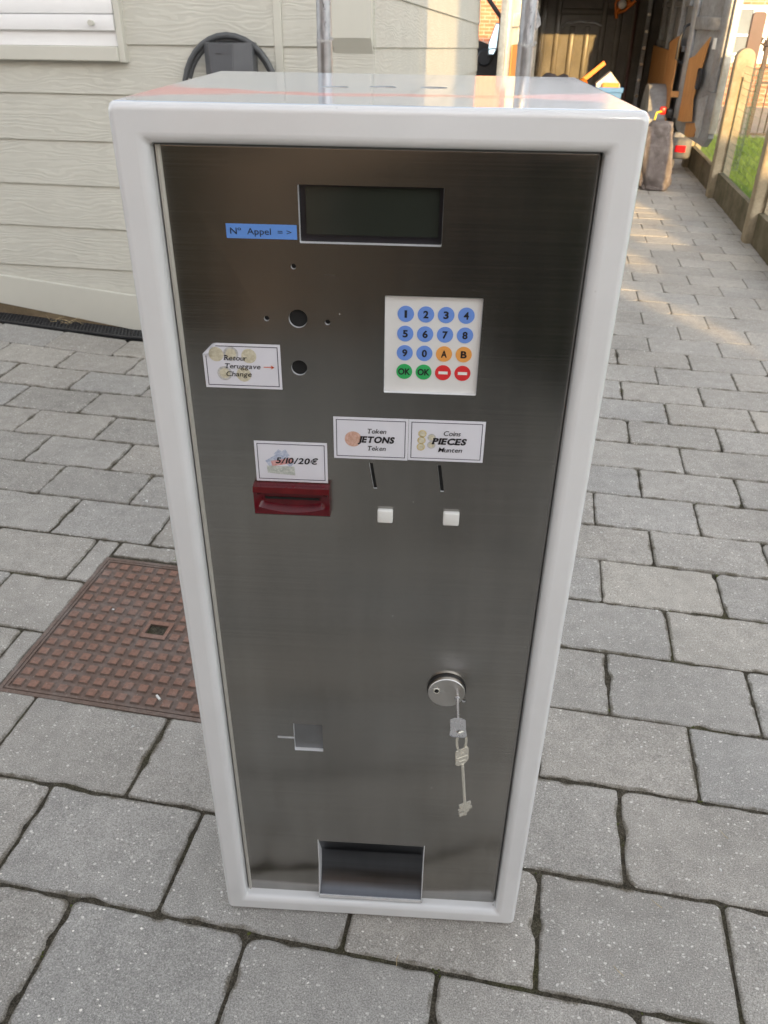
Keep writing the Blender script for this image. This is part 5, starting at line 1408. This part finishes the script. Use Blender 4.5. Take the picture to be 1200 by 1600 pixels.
for p in body_.data.polygons:
    c = p.center
    p.material_index = 3 if c.z < 0.09 else 1 if c.z < 0.98 and abs(c.y) < 0.2 else 2 if (c.z > 1.50 and abs(c.x) < 0.15 and c.y > -0.08) or c.y > 0.30 else 0
for sx_s in (-1, 1):
    tx_ = -0.156 + 0.085 * sx_s
    for q in range(4):
        z0 = 1.350 - 0.016 * q; L_ = (0.030, 0.034, 0.032, 0.025)[q]; d_ = -sx_s
        skin('finger', [((tx_ + 0.004 * sx_s, 0.338, z0), 0.0085), ((tx_ + d_ * L_ * 0.3, 0.338 + L_ * 0.8, z0 + 0.004), 0.008), ((tx_ + d_ * L_ * 1.0, 0.338 + L_ * 0.6, z0 + 0.004), 0.0072), ((tx_ + d_ * L_ * 1.4, 0.338 + L_ * 0.2, z0 + 0.002), 0.006)], [(0, 1), (1, 2), (2, 3)], M['skin'], body_, 1)
    skin('thumb', [((tx_ - 0.004 * sx_s, 0.325, 1.348), 0.010), ((tx_ - 0.020 * sx_s, 0.335, 1.372), 0.009), ((tx_ - 0.034 * sx_s, 0.345, 1.384), 0.007)], [(0, 1), (1, 2)], M['skin'], body_, 1)
bm = bmesh.new(); bmesh.ops.create_uvsphere(bm, u_segments=24, v_segments=16, radius=1.0)
bmesh.ops.delete(bm, geom=[v_ for v_ in bm.verts if v_.co.z < 0.15 and v_.co.y > -0.2], context='VERTS')
for v_ in bm.verts: v_.co = Vector((v_.co.x * 0.088, 0.02 + v_.co.y * 0.108, 1.70 + v_.co.z * 0.10))
obj('hair', bm, M['hair'], body_, 180)
bm = bmesh.new()
for e_ in (-1, 1): bmesh.ops.create_uvsphere(bm, u_segments=10, v_segments=8, radius=0.012, matrix=Matrix.Translation((0.032 * e_, 0.112, 1.685)))
obj('eyes', bm, M['whiteplastic'], body_, 180)
bm = bmesh.new(); bmesh.ops.create_icosphere(bm, subdivisions=2, radius=1.0, matrix=Matrix.Translation((0, 0.130, 1.65)) @ Matrix.Diagonal((0.014, 0.020, 0.026, 1))); obj('nose', bm, M['skin'], body_, 180)
bm = bmesh.new(); bmesh.ops.create_icosphere(bm, subdivisions=2, radius=1.0, matrix=Matrix.Translation((0, 0.115, 1.612)) @ Matrix.Diagonal((0.024, 0.010, 0.007, 1))); obj('mouth', bm, M['redclamp'], body_, 180)
for e_ in (-1, 1):
    bm = bmesh.new(); bmesh.ops.create_icosphere(bm, subdivisions=2, radius=1.0, matrix=Matrix.Translation((0.082 * e_, 0.025, 1.665)) @ Matrix.Diagonal((0.010, 0.020, 0.032, 1))); obj('ear', bm, M['skin'], body_, 180)
# ------------------------------------------------------------------ small bits lying on the paving
rg = random.Random(21)
def chip(e, n, s):
    bm = bmesh.new(); bmesh.ops.create_icosphere(bm, subdivisions=2, radius=1.0)
    sd = rg.uniform(0, 50); a = rg.uniform(0, 3)
    for v_ in bm.verts:
        k = 1 + 0.45 * noise.noise(v_.co * 1.3 + Vector((sd, 0, 0)))
        v_.co = Vector((v_.co.x * s * k, v_.co.y * s * 0.75 * k, max(-0.2, v_.co.z) * s * 0.5 * k))
    bm.transform(Matrix.Translation((e, n, 0.0008)) @ Matrix.Rotation(a, 4, 'Z'))
    o = simple('stone_chip', 'tiny white stone chip lying loose on the grey paving', 'stone chip', bm, M['pebble'], 60, 'loose white stone chips on the paving')
for (e, n, s) in ((0.62, 0.215, .0032), (0.66, 0.11, .003), (0.335, 0.008, .0028), (-0.27, -0.005, .003), (-0.60, 0.33, .0034), (-0.83, 0.70, .004), (-0.87, 0.98, .004), (-0.80, 0.985, .0045), (0.45, 1.34, .004), (-0.98, 1.23, .006), (-0.95, 1.40, .005), (-0.18, -0.09, .0028), (0.50, 0.49, .0026), (0.58, 0.98, .004)):
    chip(e, n, s)
bm = bmesh.new(); tube(bm, [(-0.585, 0.425, 0.0058), (-0.572, 0.414, 0.0058)], 0.0028, 10); simple('paper_scrap', 'small white paper roll lying on the rusty manhole cover', 'paper scrap', bm, M['whiteplastic'], 40)
def wisp(e, n, a, L, label):
    bm = bmesh.new(); tube(bm, [(0, 0, 0.003), (L * .5, 0.1 * L, 0.005), (L, 0, 0.0035)], [0.0005, 0.0006, 0.0003], 5)
    bm.transform(Matrix.Translation((e, n, 0.0)) @ Matrix.Rotation(a, 4, 'Z')); simple('straw_wisp', label, 'straw', bm, M['straw'], None, 'short straws lying on the paving')
for (e, n, a) in ((0.505, 0.115, 2.5), (0.645, 0.285, 2.2), (0.06, -0.075, 1.5), (0.43, -0.02, 2.4), (-0.21, -0.02, 0.4)):
    wisp(e, n, a, 0.022, 'short pale straw lying flat on the grey paving')
bm = bmesh.new()
rg = random.Random(9)
for q in range(9):
    a = rg.uniform(0.3, 2.8); L_ = rg.uniform(0.03, 0.085); p = Vector((-0.735 + rg.uniform(-.01, .01), 0.925 + rg.uniform(-.004, .004), 0))
    tube(bm, [p, p + Vector((cos(a) * L_ * .4, sin(a) * L_ * .2 - 0.01, L_ * .3)), p + Vector((cos(a) * L_, sin(a) * L_ * .3 - 0.02, L_ * .32))], [0.0012, 0.001, 0.0004], 5)
simple('grass_tuft', 'little green weed growing at the top edge of the manhole cover', 'weed', bm, M['weed'])

for o in bpy.data.objects:
    for k in ('_e', '_n', '_z'):
        if k in o.keys(): del o[k]
